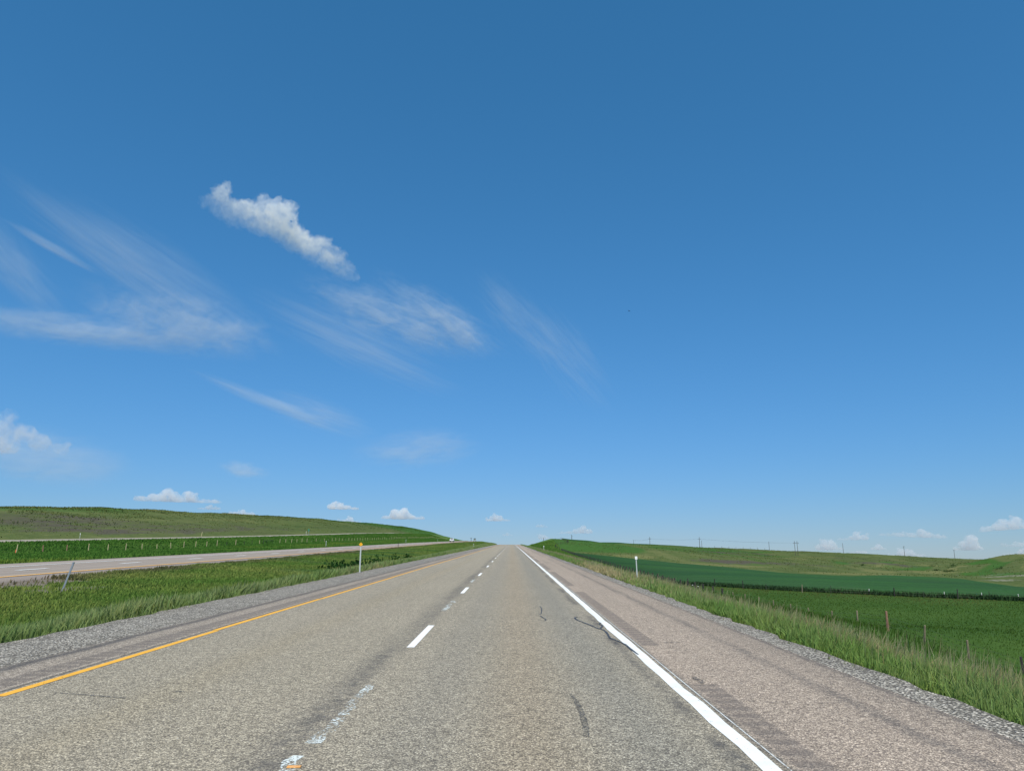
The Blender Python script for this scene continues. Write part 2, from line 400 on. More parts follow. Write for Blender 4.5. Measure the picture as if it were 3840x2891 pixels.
# ------------------------------------------------------------------ materials
M = dict(highway=highway_mat(), opp=opp_mat(), gravel=gravel_mat(), terrain=terrain_mat(), crop=crop_mat(), blade=blade_mat(), seal=seal_mat(), smear=smear_mat(),
  white_paint=paint_mat('white road paint', (.80, .82, .80), .365), fresh_paint=paint_mat('fresh white road paint', (.84, .85, .84), .27),
  old_paint=paint_mat('flaking road paint', (.70, .76, .74), .515), yellow_paint=paint_mat('yellow road paint', (.80, .42, .045), .345),
  wood=plain('weathered wood', (.20, .17, .11), .9, scale=9), pale_wood=plain('pale split wood', (.46, .40, .23), .9, scale=9), red_wood=plain('reddish treated wood', (.26, .15, .10), .9, scale=9),
  dark_wood=plain('dark creosoted wood', (.035, .032, .030), .85), tpost=plain('green steel post', (.05, .06, .045), .6, .3), white_tip=plain('white post tip', (.75, .75, .70), .6),
  wire=plain('barbed wire', (.10, .09, .08), .6, .6), galv=plain('galvanised steel', (.40, .43, .46), .45, .7, .15), pale_post=plain('pale delineator post', (.52, .56, .54), .5, .3, .1),
  refl_white=plain('white reflector', (.82, .84, .84), .25, var=.05), refl_yellow=plain('amber reflector', (.80, .40, .02), .3, var=.08), orange=plain('orange marker', (.62, .13, .05), .5),
  sign_green=plain('green sign sheeting', (.03, .22, .16), .4, var=.1), sign_back=plain('sign aluminium', (.45, .47, .48), .4, .7),
  pole=plain('utility pole wood', (.075, .065, .058), .9), insul=plain('porcelain insulator', (.10, .085, .08), .3), cable=plain('power cable', (.06, .06, .065), .6),
  car_white=plain('white car paint', (.80, .80, .78), .25, var=.03, spec=.5), car_green=plain('pale green car paint', (.42, .52, .45), .3, var=.05, spec=.5), car_dark=plain('dark car paint', (.025, .04, .04), .25, var=.1, spec=.5),
  glass=plain('car glass', (.02, .025, .03), .08, spec=.8), rubber=plain('tyre rubber', (.02, .02, .02), .85), chrome=plain('chrome', (.6, .6, .62), .2, .9, .05), lamp=plain('headlight lens', (.85, .87, .88), .12, var=.03),
  rim=plain('alloy rim', (.45, .45, .46), .35, .8), leaf=plain('weed leaves', (.02, .06, .018), .8), bird=plain('bird feathers', (.02, .02, .022), .8), chip=plain('orange plastic chip', (.75, .38, .12), .5))

# ------------------------------------------------------------------ setting: terrain sheet
def lines(*segs):
    out = []
    for a, b, s in segs: out += list(np.arange(a, b, s))
    return np.unique(np.round(out + [segs[-1][1]], 4))
gx = np.unique(np.concatenate([RX, lines((-3200, -900, 230), (-900, -330, 40), (-330, -210, 12), (-210, -109, 4.2), (-109, -37, 3.5), (-37, 6, 2.6), (6, 30, 2.2), (30, 70, 3.5), (70, 420, 6.5), (420, 900, 24), (900, 3200, 230))]))
gy = lines((-200, -20, 12), (-20, 140, 3.), (140, 330, 4.5), (330, 700, 6.5), (700, 1000, 14), (1000, 2000, 40), (2000, 3200, 200))
GX, GY = np.meshgrid(gx, gy)
GZ = land(GX, GY) + GRADE * GY
V = np.stack([GX, GY, GZ], -1).reshape(-1, 3)
nx, ny = len(gx), len(gy)
ii = (np.arange(ny - 1)[:, None] * nx + np.arange(nx - 1)[None]).ravel()
F = np.stack([ii, ii + 1, ii + 1 + nx, ii + nx], 1)
def blob(x, y, cx, cy, sx, sy, rot=0.):
    c, s = math.cos(rot), math.sin(rot); dx, dy = x - cx, y - cy
    return np.exp(-(((dx * c + dy * s) / sx) ** 2 + ((-dx * s + dy * c) / sy) ** 2))
def box(x, a, b, e): return np.clip((x - a) / e + .5, 0, 1) * np.clip((b - x) / e + .5, 0, 1)
fx, fy = V[:, 0], V[:, 1]
hillL = box(fx, -400, -109, 6)
up = np.clip((-112 - fx) / 95, 0, 1)
bare = hillL * .66 * np.clip(blob(fx, fy, -128, 225, 26, 75) + .9 * blob(fx, fy, -158, 255, 22, 42) + .75 * blob(fx, fy, -126, 350, 14, 110) + .5 * blob(fx, fy, -180, 460, 16, 120) + .45 * blob(fx, fy, -124, 520, 12, 90), 0, 1)
for b_ in ((165, 600, 30, 26, .95), (212, 655, 38, 22, .8), (110, 385, 16, 16, .5), (122, 405, 34, 13, 1.), (277, 560, 44, 26, .9), (170, 440, 22, 18, .7), (320, 700, 60, 26, .5), (150, 500, 20, 14, .6)):
    bare += b_[4] * blob(fx, fy, *b_[:4], rot=.45)
dry = hillL * (.75 * box(up, .9, 1.12, .12) + .45 * blob(fx, fy, -150, 420, 20, 130)) + .65 * box(fx, -112, -108.5, 2)
for b_ in ((75, 350, 26, 9, .9), (62, 400, 12, 26, .5), (105, 360, 30, 8, .9), (150, 345, 40, 10, .8), (240, 430, 50, 9, .8), (300, 620, 90, 16, .5)):
    dry += b_[4] * blob(fx, fy, *b_[:4], rot=.5)
dry += .55 * np.exp(-(((fx - 31) * .707 + (fy - 128) * .707) / 5.) ** 2) * (fx > 27) * (fy > 20)     # dry grass along the crop edge
spur = np.abs(np.sin(fx * .024 - fy * .013 + 1.1 * np.sin(fy * .011 + fx * .004)))
fold = np.abs(np.sin(fx * .055 - fy * .028 + .9 * np.sin(fy * .02)))
onR = box(fx, 40, 700, 40) * box(fy, 330, 900, 60)
gulR = np.clip((fx - 205) / 40, 0, 1) * np.clip((fy - 335) / 45, 0, 1) * np.clip((680 - fy) / 60, 0, 1)
dry += .45 * onR * (1 - gulR) * np.clip((spur - .93) / .06, 0, 1) + .85 * gulR * np.clip((fold - .95) / .04, 0, 1)  # drier crests; on the bluff folds the pale tone also stands in for relief shading
lush = .5 * onR * np.clip((.35 - spur) / .3, 0, 1) + .9 * gulR * np.clip((.6 - fold) / .4, 0, 1) + hillL * (1. * blob(fx, fy, -205, 250, 30, 34) + .7 * blob(fx, fy, -200, 330, 40, 60)) + hillL * .8 * np.clip((fy - 640) / 300, 0, .9) + 1. * box(fx, 9, 80, 14) * box(fy, 430, 640, 40) + .5 * box(fx, 28, 140, 30) * box(fy, 480, 760, 60) + .6 * box(fx, 140, 240, 60) * box(fy, 560, 800, 80)  # greener hollows; in the bluff folds relief shade is also put into this colour
verge = box(fx, -98, -37, 3) * .95 + box(fx, 4, 29, 2) * .9 + box(fx, -25, -8, 1.) * .85 + box(fx, 29, 200, 4) * box(fy, -200, 150, 20) * 0.
field_ = box(fx, 27, 220, 4) * box(fy, -200, 160, 20)
rock = .9 * blob(fx, fy, 203, 318, 9, 7) + .85 * blob(fx, fy, 236, 378, 9, 9) + .85 * blob(fx, fy, 226, 352, 14, 6) + .7 * blob(fx, fy, 240, 402, 8, 12) + .8 * blob(fx, fy, 238, 343, 8, 7) + .45 * blob(fx, fy, -128, 260, 3, 22)
dirt = 1.1 * box(fx, -25.2, -22.3, .8) * box(fy, -20, 44, 5) + .9 * blob(fx, fy, -20.4, 35, 1.6, 3.5) + .8 * box(fx, -8.9, -8., .6) + .5 * box(fx, 4.3, 4.9, .4)
one = np.ones_like(fx)
terrain = np_mesh('terrain', V, F.ravel(), np.arange(len(F)) * 4, M['terrain'], smooth=True,
    color={'zone': np.stack([np.clip(bare, 0, 1), np.clip(dry, 0, 1), np.clip(lush, 0, 1), one], 1), 'zone_b': np.stack([np.clip(verge, 0, 1), np.clip(rock, 0, 1), np.clip(dirt, 0, 1), 1 - field_], 1)})
tag(terrain, kind='structure')

# ------------------------------------------------------------------ setting: roads and markings
def sheet(name, x0, x1, y0, y1, zfun, lift, mat, step=6., skirt=0., nxs=2, slope=0., kind='structure', wob=0.):
    ys = np.arange(y0, y1 + .01, step) if step < (y1 - y0) else np.array([y0, y1])
    xs = np.linspace(x0, x1, nxs)
    rows = []
    for y in ys:
        xx = xs + (rng.normal(0, wob, nxs) if wob else 0)
        z = np.array([float(zfun(y)) + slope * (xv - x0) + lift + GRADE * y for xv in xs])
        pts = [(a, y, b) for a, b in zip(xx, z)]
        if skirt: pts = [(xx[0] - .08, y, z[0] - skirt)] + pts + [(xx[-1] + .08, y, z[-1] - skirt)]
        rows.append(pts)
    n = len(rows[0]); V = np.array(rows).reshape(-1, 3)
    i = (np.arange(len(ys) - 1)[:, None] * n + np.arange(n - 1)[None]).ravel()
    F = np.stack([i, i + 1, i + 1 + n, i + n], 1)
    o = np_mesh(name, V, F.ravel(), np.arange(len(F)) * 4, mat)
    return tag(o, kind=kind)
ROAD_END = 760
sheet('highway', -6.62, 4.15, -30, ROAD_END, z_main, 0., M['highway'], skirt=.2, nxs=8)
sheet('gravel_shoulder', -8.25, -6.55, -30, ROAD_END, z_main, -.012, M['gravel'], step=.7, skirt=.15, nxs=3, wob=.05)
sheet('gravel_shoulder', 4.05, 4.72, -30, ROAD_END, z_main, -.05, M['gravel'], step=.5, skirt=.15, nxs=3, wob=.05)
sheet('opposite_highway', -37.1, -25.1, -60, 1000, z_opp, .15, M['opp'], skirt=.2, nxs=6, slope=-.012)
sheet('frontage_road', -106.8, -100.2, -60, 1100, lambda y: ip(y, FRO), .33, plain('gravel frontage road', (.30, .275, .22), .95, scale=.4), skirt=.25, nxs=3, slope=-.03)

def ribbon(bm, pts, w, lift, zfun=z_main):
    L = []; n = len(pts)
    for i, p in enumerate(pts):
        a = Vector(pts[max(0, i - 1)][:2]); b = Vector(pts[min(n - 1, i + 1)][:2]); t = (b - a).normalized(); nn = Vector((-t.y, t.x))
        ww = (p[2] if len(p) > 2 else w) / 2
        z = float(zfun(p[1])) + GRADE * p[1] + lift
        L.append((bm.verts.new((p[0] - nn.x * ww, p[1] - nn.y * ww, z)), bm.verts.new((p[0] + nn.x * ww, p[1] + nn.y * ww, z))))
    for i in range(n - 1): bm.faces.new((L[i][0], L[i][1], L[i + 1][1], L[i + 1][0]))
def line_pts(x, y0, y1, step, w, jit=.0):
    return [(x + random.gauss(0, jit), y, w + random.gauss(0, jit)) for y in np.arange(y0, y1 + .01, step)]
bm = bmesh.new(); ribbon(bm, line_pts(1.865, -20, 470, .8, .146, .006), .15, .004)
tag(bm_obj('edge_line', bm, M['white_paint']), kind='structure')
bm = bmesh.new(); ribbon(bm, line_pts(1.995, 5, 60, 1.5, .014, .001), .02, .004)
tag(bm_obj('edge_line', bm, paint_mat('thin old edge line', (.62, .64, .62), .43)), kind='structure')
bm = bmesh.new()
y = -20.
while y < 470:                                                # the yellow line was sprayed in runs that overlap with a small jog
    L = random.uniform(4, 9); dx = random.gauss(0, .018)
    ribbon(bm, [(-5.44 + dx, y + .0, .115), (-5.44 + dx, y + L * .5, .12), (-5.44 + dx + random.gauss(0, .01), y + L - .05, .115)], .12, .004); y += L
tag(bm_obj('edge_line', bm, M['yellow_paint']), kind='structure')
bm = bmesh.new(); bo = bmesh.new()
for k in range(38):
    y = 12.05 + 12.2 * k
    ribbon(bm, [(-1.56, y, .118), (-1.56, y + 1.5, .12), (-1.56, y + 3.05, .118)], .12, .004)
for a, b, w in ((5.7, 6.3, .11), (6.5, 7.4, .12), (7.5, 9.05, .12), (18.2, 21.3, .12), (30.6, 33.6, .11)):
    ribbon(bo, [(-1.6 + random.gauss(0, .02), yy, w + random.gauss(0, .015)) for yy in np.arange(a, b, .15)], .12, .004)
tag(bm_obj('lane_line', bm, M['fresh_paint']), kind='structure')
tag(bm_obj('lane_line', bo, M['old_paint']), kind='structure')
zs = lambda x: (lambda y: z_opp(y) + .15 - .012 * (x + 37.1))
bm = bmesh.new()
for k in range(-4, 50):
    y = 46.6 + 12.2 * k; ribbon(bm, [(-30.2, y, .40), (-30.2, y + 1.5, .40), (-30.2, y + 3.05, .40)], .40, .02, zs(-30.2))
ribbon(bm, [(-33.7, y, .32) for y in np.arange(-60, 640, 6)], .22, .02, zs(-33.7))
tag(bm_obj('lane_line', bm, plain('white paint on far carriageway', (.78, .79, .77), .7, var=.05)), kind='structure')
bm = bmesh.new(); ribbon(bm, [(-26.5, y, .38) for y in np.arange(-60, 640, 6)], .27, .02, zs(-26.5))
tag(bm_obj('edge_line', bm, plain('yellow paint on far carriageway', (.78, .43, .09), .7, var=.1)), kind='structure')

def smooth_path(P, n=8):
    out = []
    for i in range(len(P) - 1):
        p0, p1, p2, p3 = P[max(0, i - 1)], P[i], P[i + 1], P[min(len(P) - 1, i + 2)]
        for k in range(n):
            t = k / n
            out.append(tuple(.5 * ((2 * b) + (-a + c) * t + (2 * a - 5 * b + 4 * c - d) * t * t + (-a + 3 * b - 3 * c + d) * t ** 3) for a, b, c, d in zip(p0, p1, p2, p3)))
    return out + [tuple(P[-1])]
bm = bmesh.new()
def seal(P, w): ribbon(bm, [(a, b, w * random.uniform(.75, 1.25)) for a, b in smooth_path(P)], w, .0065)
seal([(1.43, 16.75), (1.36, 16.55), (1.36, 16.15), (1.44, 15.7), (1.56, 15.0), (1.63, 14.55)], .04)
seal([(1.63, 14.55), (1.70, 14.3), (1.70, 13.8), (1.67, 13.2), (1.74, 12.8), (1.80, 12.4), (1.81, 11.8), (1.83, 11.3)], .038)
seal([(1.80, 15.6), (1.74, 15.3), (1.76, 15.0), (1.65, 14.5)], .036)
seal([(.71, 19.4), (.735, 18.9), (.70, 18.0), (.67, 17.5), (.60, 17.2)], .024)
seal([(.63, 17.0), (.67, 16.6), (.72, 16.2), (.68, 15.95)], .028)
seal([(-2.9, 30.2), (-2.6, 30.0), (-2.3, 30.1)], .02)
tag(bm_obj('tar_crack_seal', bm, M['seal']), kind='structure')
bm = bmesh.new()
ribbon(bm, [(.63, 8.5, .03), (.66, 8.1, .05), (.67, 7.6, .06), (.655, 7.1, .06), (.63, 6.7, .05)], .05, .0065)
for x, y, w, l in ((-3.62, 8.6, .12, .12), (-3.52, 13.6, .12, .12), (-3.5, 17.7, .14, .12), (2.6, 12.6, .3, .1), (-1.2, 40, .1, .3), (2.2, 9.3, .1, .6), (1.0, 33, .08, .5), (.9, 27, .1, .6)):
    ribbon(bm, [(x - w * .5, y, .02), (x - w * .2, y + .01, l), (x + w * .25, y, l * .8), (x + w * .5, y + .01, .02)], l, .0065)
ribbon(bm, [(-4.95, 8.55, .015), (-4.6, 8.45, .05), (-4.3, 8.35, .05), (-3.95, 8.25, .02)], .03, .0065)
for P_ in ([(-5.5, 11.5), (-6.2, 11.1), (-6.9, 11.2)], [(2.2, 8.2), (2.9, 8.0), (3.6, 8.1)], [(-4.9, 13.6), (-2.6, 13.3)], [(2.1, 20.5), (3., 20.2), (4.0, 20.4)]): ribbon(bm, [(a, b, .016) for a, b in smooth_path(P_)], .016, .0065)
for x0_, y0_, L_, dx_ in ((3.3, 24, 26, .5), (2.9, 50, 40, -.3), (-6.2, 30, 22, .25), (-3.9, 44, 30, .2)):
    ribbon(bm, [(x0_ + dx_ * f + .05 * math.sin(9 * f) + random.gauss(0, .02), y0_ + L_ * f, .02) for f in np.linspace(0, 1, 40)], .02, .0065)
tag(bm_obj('tar_smears', bm, M['smear']), kind='structure')
bm = bmesh.new(); add_box(bm, (-1.575, 5.86, GRADE * 5.86 + .006), (.10, .045, .008), Matrix.Rotation(R(4), 3, 'Z'), .002)
tag(bm_obj('plastic_chip', bm, M['chip']), 'small flat orange chip on the faded lane line at the bottom edge', 'litter')

# crop standing half a metre above the ground
def crop():
    near = [(29.6, 139.5), (45, 120), (58, 107.5), (68, 99.5), (90, 81), (130, 46), (200, -10), (260, -60)]
    farp = [(29.6, 400), (34, 408), (40.5, 398), (49.7, 370), (59.2, 350), (70.8, 335), (93.9, 325), (111.8, 315), (137, 305), (162, 330), (176, 320), (182, 310), (181, 290), (178, 265), (190, 225), (230, 170), (300, 90), (340, 0)]
    def arc(P, n):
        P = np.array(P, float); d = np.r_[0, np.cumsum(np.hypot(*np.diff(P, axis=0).T))]; s = np.linspace(0, d[-1], n)
        return np.stack([np.interp(s, d, P[:, 0]), np.interp(s, d, P[:, 1])], 1)
    # strips run from the near fence to the far edge
    nA, nB = 130, 130
    a = arc(near, nA)
    # match each near point with the far edge seen over it (same bearing)
    fp = arc(farp, 700); fb = np.arctan2(fp[:, 0], fp[:, 1]); fr = np.hypot(fp[:, 0], fp[:, 1])
    ab = np.arctan2(a[:, 0], a[:, 1]); ar = np.hypot(a[:, 0], a[:, 1])
    b = np.zeros_like(a)
    for i in range(nA):
        k = np.argmin(np.abs(fb - ab[i]) + .0 * fr); b[i] = fp[k]
    b[0] = (29.6, 398)
    # left strip between the right of way fence and the first bearing
    L0 = np.array([(29.4, yv) for yv in np.linspace(139.5, 139.6, 2)])
    t = np.linspace(0, 1, nB)[None, :, None]
    G = a[:, None] * (1 - t) + b[:, None] * t
    x, y = G[..., 0], G[..., 1]
    h = np.full(x.shape, .55) + .05 * bumps(x * 9, y * 9)
    z = land(x, y) + GRADE * y + h
    # outer rim goes down into the soil
    top = np.stack([x, y, z], -1)
    def low(P): Q = P.copy(); Q[..., 2] = land(P[..., 0], P[..., 1]) + GRADE * P[..., 1] - .3; return Q
    g = np.concatenate([low(top[:, :1]), top, low(top[:, -1:])], 1); g = np.concatenate([low(g[:1]), g, low(g[-1:])], 0)
    n = g.shape[1]; m = g.shape[0]
    i = (np.arange(m - 1)[:, None] * n + np.arange(n - 1)[None]).ravel()
    Fc = np.stack([i, i + n, i + 1 + n, i + 1], 1)
    o = np_mesh('crop_field', g.reshape(-1, 3), Fc.ravel(), np.arange(len(Fc)) * 4, M['crop'], smooth=True)
    tag(o, 'dark blue-green field of young crop in the hollow behind the wire fence', 'crop field', kind='stuff')
    return near
crop_near = crop()
def upper_crop():
    xs = np.linspace(0, 1, 60); rows = []
    A = [(38, 566), (61.7, 612), (91.6, 668), (125.7, 722), (160, 770), (185, 790)]; B = [(42, 600), (68, 650), (100, 715), (138, 790), (176, 850), (196, 860)]
    A, B = np.array(A, float), np.array(B, float)
    for t in xs:
        k = t * (len(A) - 1); i = min(int(k), len(A) - 2); f = k - i
        p, r_ = A[i] * (1 - f) + A[i + 1] * f, B[i] * (1 - f) + B[i + 1] * f
        row = [(*(p * (1 - s) + r_ * s), ) for s in np.linspace(0, 1, 8)]
        rows.append([(x, y, float(land(x, y)) + GRADE * y + (.9 if 0 < j < 7 else -.2)) for j, (x, y) in enumerate(row)])
    g = np.array(rows); m, n = g.shape[:2]
    i = (np.arange(m - 1)[:, None] * n + np.arange(n - 1)[None]).ravel()
    Fc = np.stack([i, i + n, i + 1 + n, i + 1], 1)
    o = np_mesh('crop_field', g.reshape(-1, 3), Fc.ravel(), np.arange(len(Fc)) * 4, M['crop'], smooth=True)
    tag(o, 'narrow dark green strip of crop along the skyline of the right hill', 'crop field', kind='stuff')
upper_crop()

# ------------------------------------------------------------------ grass: blades as real faces, kept as one object per patch
def grass(name, label, x, y, hgt, wid, tint, lean=.45, base=None, tip=None, cat='grass'):
    n = len(x)
    z = (land(x, y) if base is None else base) + GRADE * y - .03
    th = rng.uniform(0, 2 * np.pi, n); dx, dy = np.cos(th), np.sin(th)
    la = rng.uniform(0, 2 * np.pi, n); ll = np.abs(rng.normal(0, lean, n)) * hgt
    lx, ly = np.cos(la) * ll + .12 * hgt, np.sin(la) * ll
    w = wid / 2
    V = np.empty((n, 5, 3), np.float32)
    V[:, 0] = np.stack([x - dx * w * .8, y - dy * w * .8, z], 1); V[:, 1] = np.stack([x + dx * w * .8, y + dy * w * .8, z], 1)
    mx, my, mz = x + lx * .35, y + ly * .35, z + hgt * .55
    V[:, 2] = np.stack([mx + dx * w, my + dy * w, mz], 1); V[:, 3] = np.stack([mx - dx * w, my - dy * w, mz], 1)
    V[:, 4] = np.stack([x + lx, y + ly, z + hgt * np.sqrt(np.maximum(.2, 1 - (ll / hgt) ** 2 * .5))], 1)
    i0 = (np.arange(n) * 5)[:, None]
    loops = (i0 + np.array([[0, 1, 2, 3, 3, 2, 4]])).ravel()
    starts = (np.arange(n) * 7)[:, None] + np.array([[0, 4]])
    C = np.empty((n, 5, 4), np.float32); C[..., 3] = 1
    C[..., :3] = tint[:, None, :]
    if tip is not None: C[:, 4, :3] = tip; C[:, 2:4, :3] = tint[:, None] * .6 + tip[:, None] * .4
    o = np_mesh(name, V.reshape(-1, 3), loops, starts.ravel(), M['blade'], color={'tint': C.reshape(-1, 4)})
    return tag(o, label, cat, kind='stuff')

def scatter(x0, x1, y0, y1, n, bias=1.):
    """density falls off with distance along the road"""
    u = rng.uniform(0, 1, n)
    y = y0 * (y1 / y0) ** (u ** bias); x = rng.uniform(x0, x1, n)
    return x, y
def fnoise(x, y, s, seed=0.):
    return .5 + .5 * np.sin(x / s * 1.7 + 1.9 * np.sin(y / s * 1.1 + seed) + seed) * np.cos(y / s * 1.3 + 1.4 * np.sin(x / s * .9 + seed * 1.7))
def lerp(a, b, t): return np.array(a)[None] * (1 - t[:, None]) + np.array(b)[None] * t[:, None]
def jitter(c, s=.18): return np.clip(c * (1 + rng.normal(0, s, len(c)))[:, None] * (1 + rng.normal(0, .06, c.shape)), .004, .9)

# median
x, y = scatter(-25., -8.15, 9, 430, 330000)
k = ~((x < -22.3 - .6 * np.sin(y * 1.7)) & (y < 42 + 3 * np.sin(y))) | (rng.uniform(0, 1, len(x)) < .05)
k &= ~((x > -8.7) & (rng.uniform(0, 1, len(x)) < .5)); k &= ~((np.hypot((x + 20.3) / 1.3, (y - 35) / 3.) < 1) & (rng.uniform(0, 1, len(x)) < .85))
x, y = x[k], y[k]
d = np.hypot(x, y)
near = np.clip((x + 13.2) / 4.2, 0, 1)                                                # lush tall strip beside the road, thin grass in the hollow
t = fnoise(x, y, 3.1) * .5 + fnoise(x, y, .9, 2.) * .3 + fnoise(x, y, 14, 4.) * .2
c = lerp((.082, .178, .030), (.205, .31, .072), np.clip(t * 1.2 - .1, 0, 1))
hol = lerp((.105, .190, .040), (.215, .255, .070), fnoise(x, y, 5.3, 1.))
c = c * near[:, None] + hol * (1 - near[:, None])
blu = np.clip(fnoise(x, y, 6.1, 5.) * 1.6 - .95, 0, 1)[:, None]; c = c * (1 - blu) + np.array([[.075, .155, .060]]) * blu
far_edge = np.clip((-22.2 - x) / 2, 0, 1)[:, None] * np.clip(fnoise(x, y, 8., 7.) * 1.5 - .3, 0, 1)[:, None]; c = c * (1 - far_edge) + np.array([[.15, .12, .075]]) * far_edge
c = c * (1 - .32 * np.clip((x + 9.9) / .8, 0, 1))[:, None]
tan = (np.exp(-((x + 8.4) / .8) ** 2 - ((y - 46) / 7) ** 2) > rng.uniform(0, 1, len(x)) * 1.2); c[tan] = (.26, .225, .11)
hh = (.22 + .26 * near) * (.75 + .5 * fnoise(x, y, 2.3, 3.)) * rng.uniform(.6, 1.2, len(x)); hh *= np.clip((-8.05 - x) / .5, .35, 1)
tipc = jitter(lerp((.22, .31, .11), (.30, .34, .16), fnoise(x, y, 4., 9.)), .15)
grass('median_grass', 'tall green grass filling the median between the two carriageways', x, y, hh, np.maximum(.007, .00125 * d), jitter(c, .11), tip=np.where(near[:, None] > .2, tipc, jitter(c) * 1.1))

# right verge
x, y = scatter(4.62, 15, 4, 430, 330000)
x = 4.62 + (x - 4.62) * np.where(rng.uniform(0, 1, len(x)) < .55, .42, 1.)
k = (x > 4.72 + .22 * fnoise(x, y, .7, 1.) + .1 * fnoise(x, y, .17, 2.)); x, y = x[k], y[k]; d = np.hypot(x, y)
t = fnoise(x, y, 1.6) * .5 + fnoise(x, y, .5, 2.) * .3 + fnoise(x, y, 7, 4.) * .2
c = lerp((.090, .190, .030), (.205, .295, .066), t)
blu = np.clip(fnoise(x, y, 2.9, 5.) * 1.7 - .8, 0, 1)[:, None]; c = c * (1 - blu) + np.array([[.095, .20, .085]]) * blu
seed = (np.exp(-((x - 6.3) / .55) ** 2) * (.15 + .85 * fnoise(x, y, 2.2, 8.)) > rng.uniform(0, 1, len(x)) * 1.6)
tan = (np.exp(-((x - 5.2) / .6) ** 2 - ((y - 45) / 11) ** 2) > rng.uniform(0, 1, len(x)) * .7); c[tan] = (.36, .31, .17)
c2 = c.copy(); c2[seed] = (.19, .20, .075)
tipc = lerp((.16, .27, .075), (.25, .32, .12), fnoise(x, y, 3., 9.)); tipc[seed] = (.33, .29, .16); tipc[tan] = (.42, .36, .20)
hh = (.36 + .18 * fnoise(x, y, 1.9, 3.)) * rng.uniform(.6, 1.2, len(x)); hh *= np.clip((x - 4.5) / .8, .3, 1); hh[seed] *= 1.15
hh *= np.where(x > 6.4, .7, 1.)
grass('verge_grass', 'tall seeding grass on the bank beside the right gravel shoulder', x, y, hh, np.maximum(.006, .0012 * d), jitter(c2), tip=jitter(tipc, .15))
x1, y1 = scatter(4.5, 4.95, 4, 140, 9000); k = rng.uniform(0, 1, len(x1)) < np.clip((x1 - 4.5) / .4, .05, 1) * fnoise(x1, y1, .6, 3.); x1, y1 = x1[k], y1[k]
grass('verge_grass', 'short green blades creeping onto the right gravel strip', x1, y1, rng.uniform(.05, .2, len(x1)), np.maximum(.006, .0011 * np.hypot(x1, y1)), jitter(lerp((.07, .15, .03), (.2, .2, .08), rng.uniform(0, 1, len(x1)))), lean=.8)
x1, y1 = scatter(-8.5, -7.9, 9, 160, 9000); k = rng.uniform(0, 1, len(x1)) < np.clip((-7.9 - x1) / .5, .03, 1) * fnoise(x1, y1, .7, 3.); x1, y1 = x1[k], y1[k]
grass('median_grass', 'short green blades creeping onto the left gravel shoulder', x1, y1, rng.uniform(.05, .18, len(x1)), np.maximum(.006, .0011 * np.hypot(x1, y1)), jitter(lerp((.07, .15, .03), (.2, .2, .08), rng.uniform(0, 1, len(x1)))), lean=.8)
# pale tall stems among it
x, y = scatter(5.2, 12, 6, 200, 4500); d = np.hypot(x, y)
grass('verge_grass', 'sparse pale seed stalks rising above the right bank grass', x, y, rng.uniform(.5, .85, len(x)), np.maximum(.005, .0008 * d), jitter(lerp((.13, .18, .08), (.22, .25, .12), rng.uniform(0, 1, len(x)))), lean=.25, tip=jitter(lerp((.28, .27, .15), (.36, .33, .20), rng.uniform(0, 1, len(x)))))
# lower bank and mown field up to the crop
x, y = scatter(13, 110, 28, 150, 120000)
k = ((x - 31) * .707 + (y - 131) * .707 < 6) | (x < 29); k &= (x / y < 1.05); x, y = x[k], y[k]; d = np.hypot(x, y)
t = fnoise(x, y, 7.) * .5 + fnoise(x, y, 2., 2.) * .5
c = lerp((.042, .092, .016), (.064, .116, .024), t)
edge = np.clip(((x - 31) * .707 + (y - 131) * .707 + 14) / 12, 0, 1)[:, None] * np.clip(fnoise(x, y, 9, 3.) * 1.4 - .1, 0, 1)[:, None]; c = c * (1 - edge) + np.array([[.11, .11, .04]]) * edge
grass('field_grass', 'short even green grass in the field between the two wire fences', x, y, rng.uniform(.10, .2, len(x)) * np.where(x < 29, 2.4, 1.), np.maximum(.015, .0007 * d), jitter(c, .08), lean=.45, tip=jitter(c * 1.2, .1))
x, y = scatter(13, 29, 150, 520, 26000); d = np.hypot(x, y)
c = lerp((.075, .165, .030), (.14, .235, .055), fnoise(x, y, 9.)); grass('verge_grass', 'rough grass on the far part of the right bank', x, y, rng.uniform(.25, .5, len(x)), .0011 * d, jitter(c))
# left embankment
x, y = scatter(-99, -37.4, 45, 900, 190000, .9); d = np.hypot(x, y)
t = fnoise(x, y, 13) * .5 + fnoise(x, y, 4., 2.) * .5
c = lerp((.048, .128, .022), (.105, .195, .042), t)
yel = np.clip(fnoise(x, y, 17, 6.) * 1.8 - 1.15, 0, 1)[:, None] * np.clip((x + 76) / 10, 0, 1)[:, None]; c = c * (1 - yel) + np.array([[.19, .23, .045]]) * yel
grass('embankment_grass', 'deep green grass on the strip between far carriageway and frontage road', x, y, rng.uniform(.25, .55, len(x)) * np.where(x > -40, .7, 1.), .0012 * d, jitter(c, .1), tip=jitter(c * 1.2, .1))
# tussocks on the left hill
x = -110 - 115 * rng.uniform(0, 1, 42000) ** .5; y = 130 * (1300 / 130) ** rng.uniform(0, 1, 42000); d = np.hypot(x, y)
k = fnoise(x, y, 21, 1.) * .5 + fnoise(x, y, 6., 3.) * .5 > .42; x, y, d = x[k], y[k], d[k]
c = lerp((.080, .112, .036), (.15, .165, .06), fnoise(x, y, 11.)); c = np.where((y > 620)[:, None], c * np.array([[.55, .85, .6]]), c)
grass('hill_grass', 'pale tussocks over the slope and skyline of the left hill', x, y, rng.uniform(.2, .5, len(x)), .0011 * d, jitter(c))
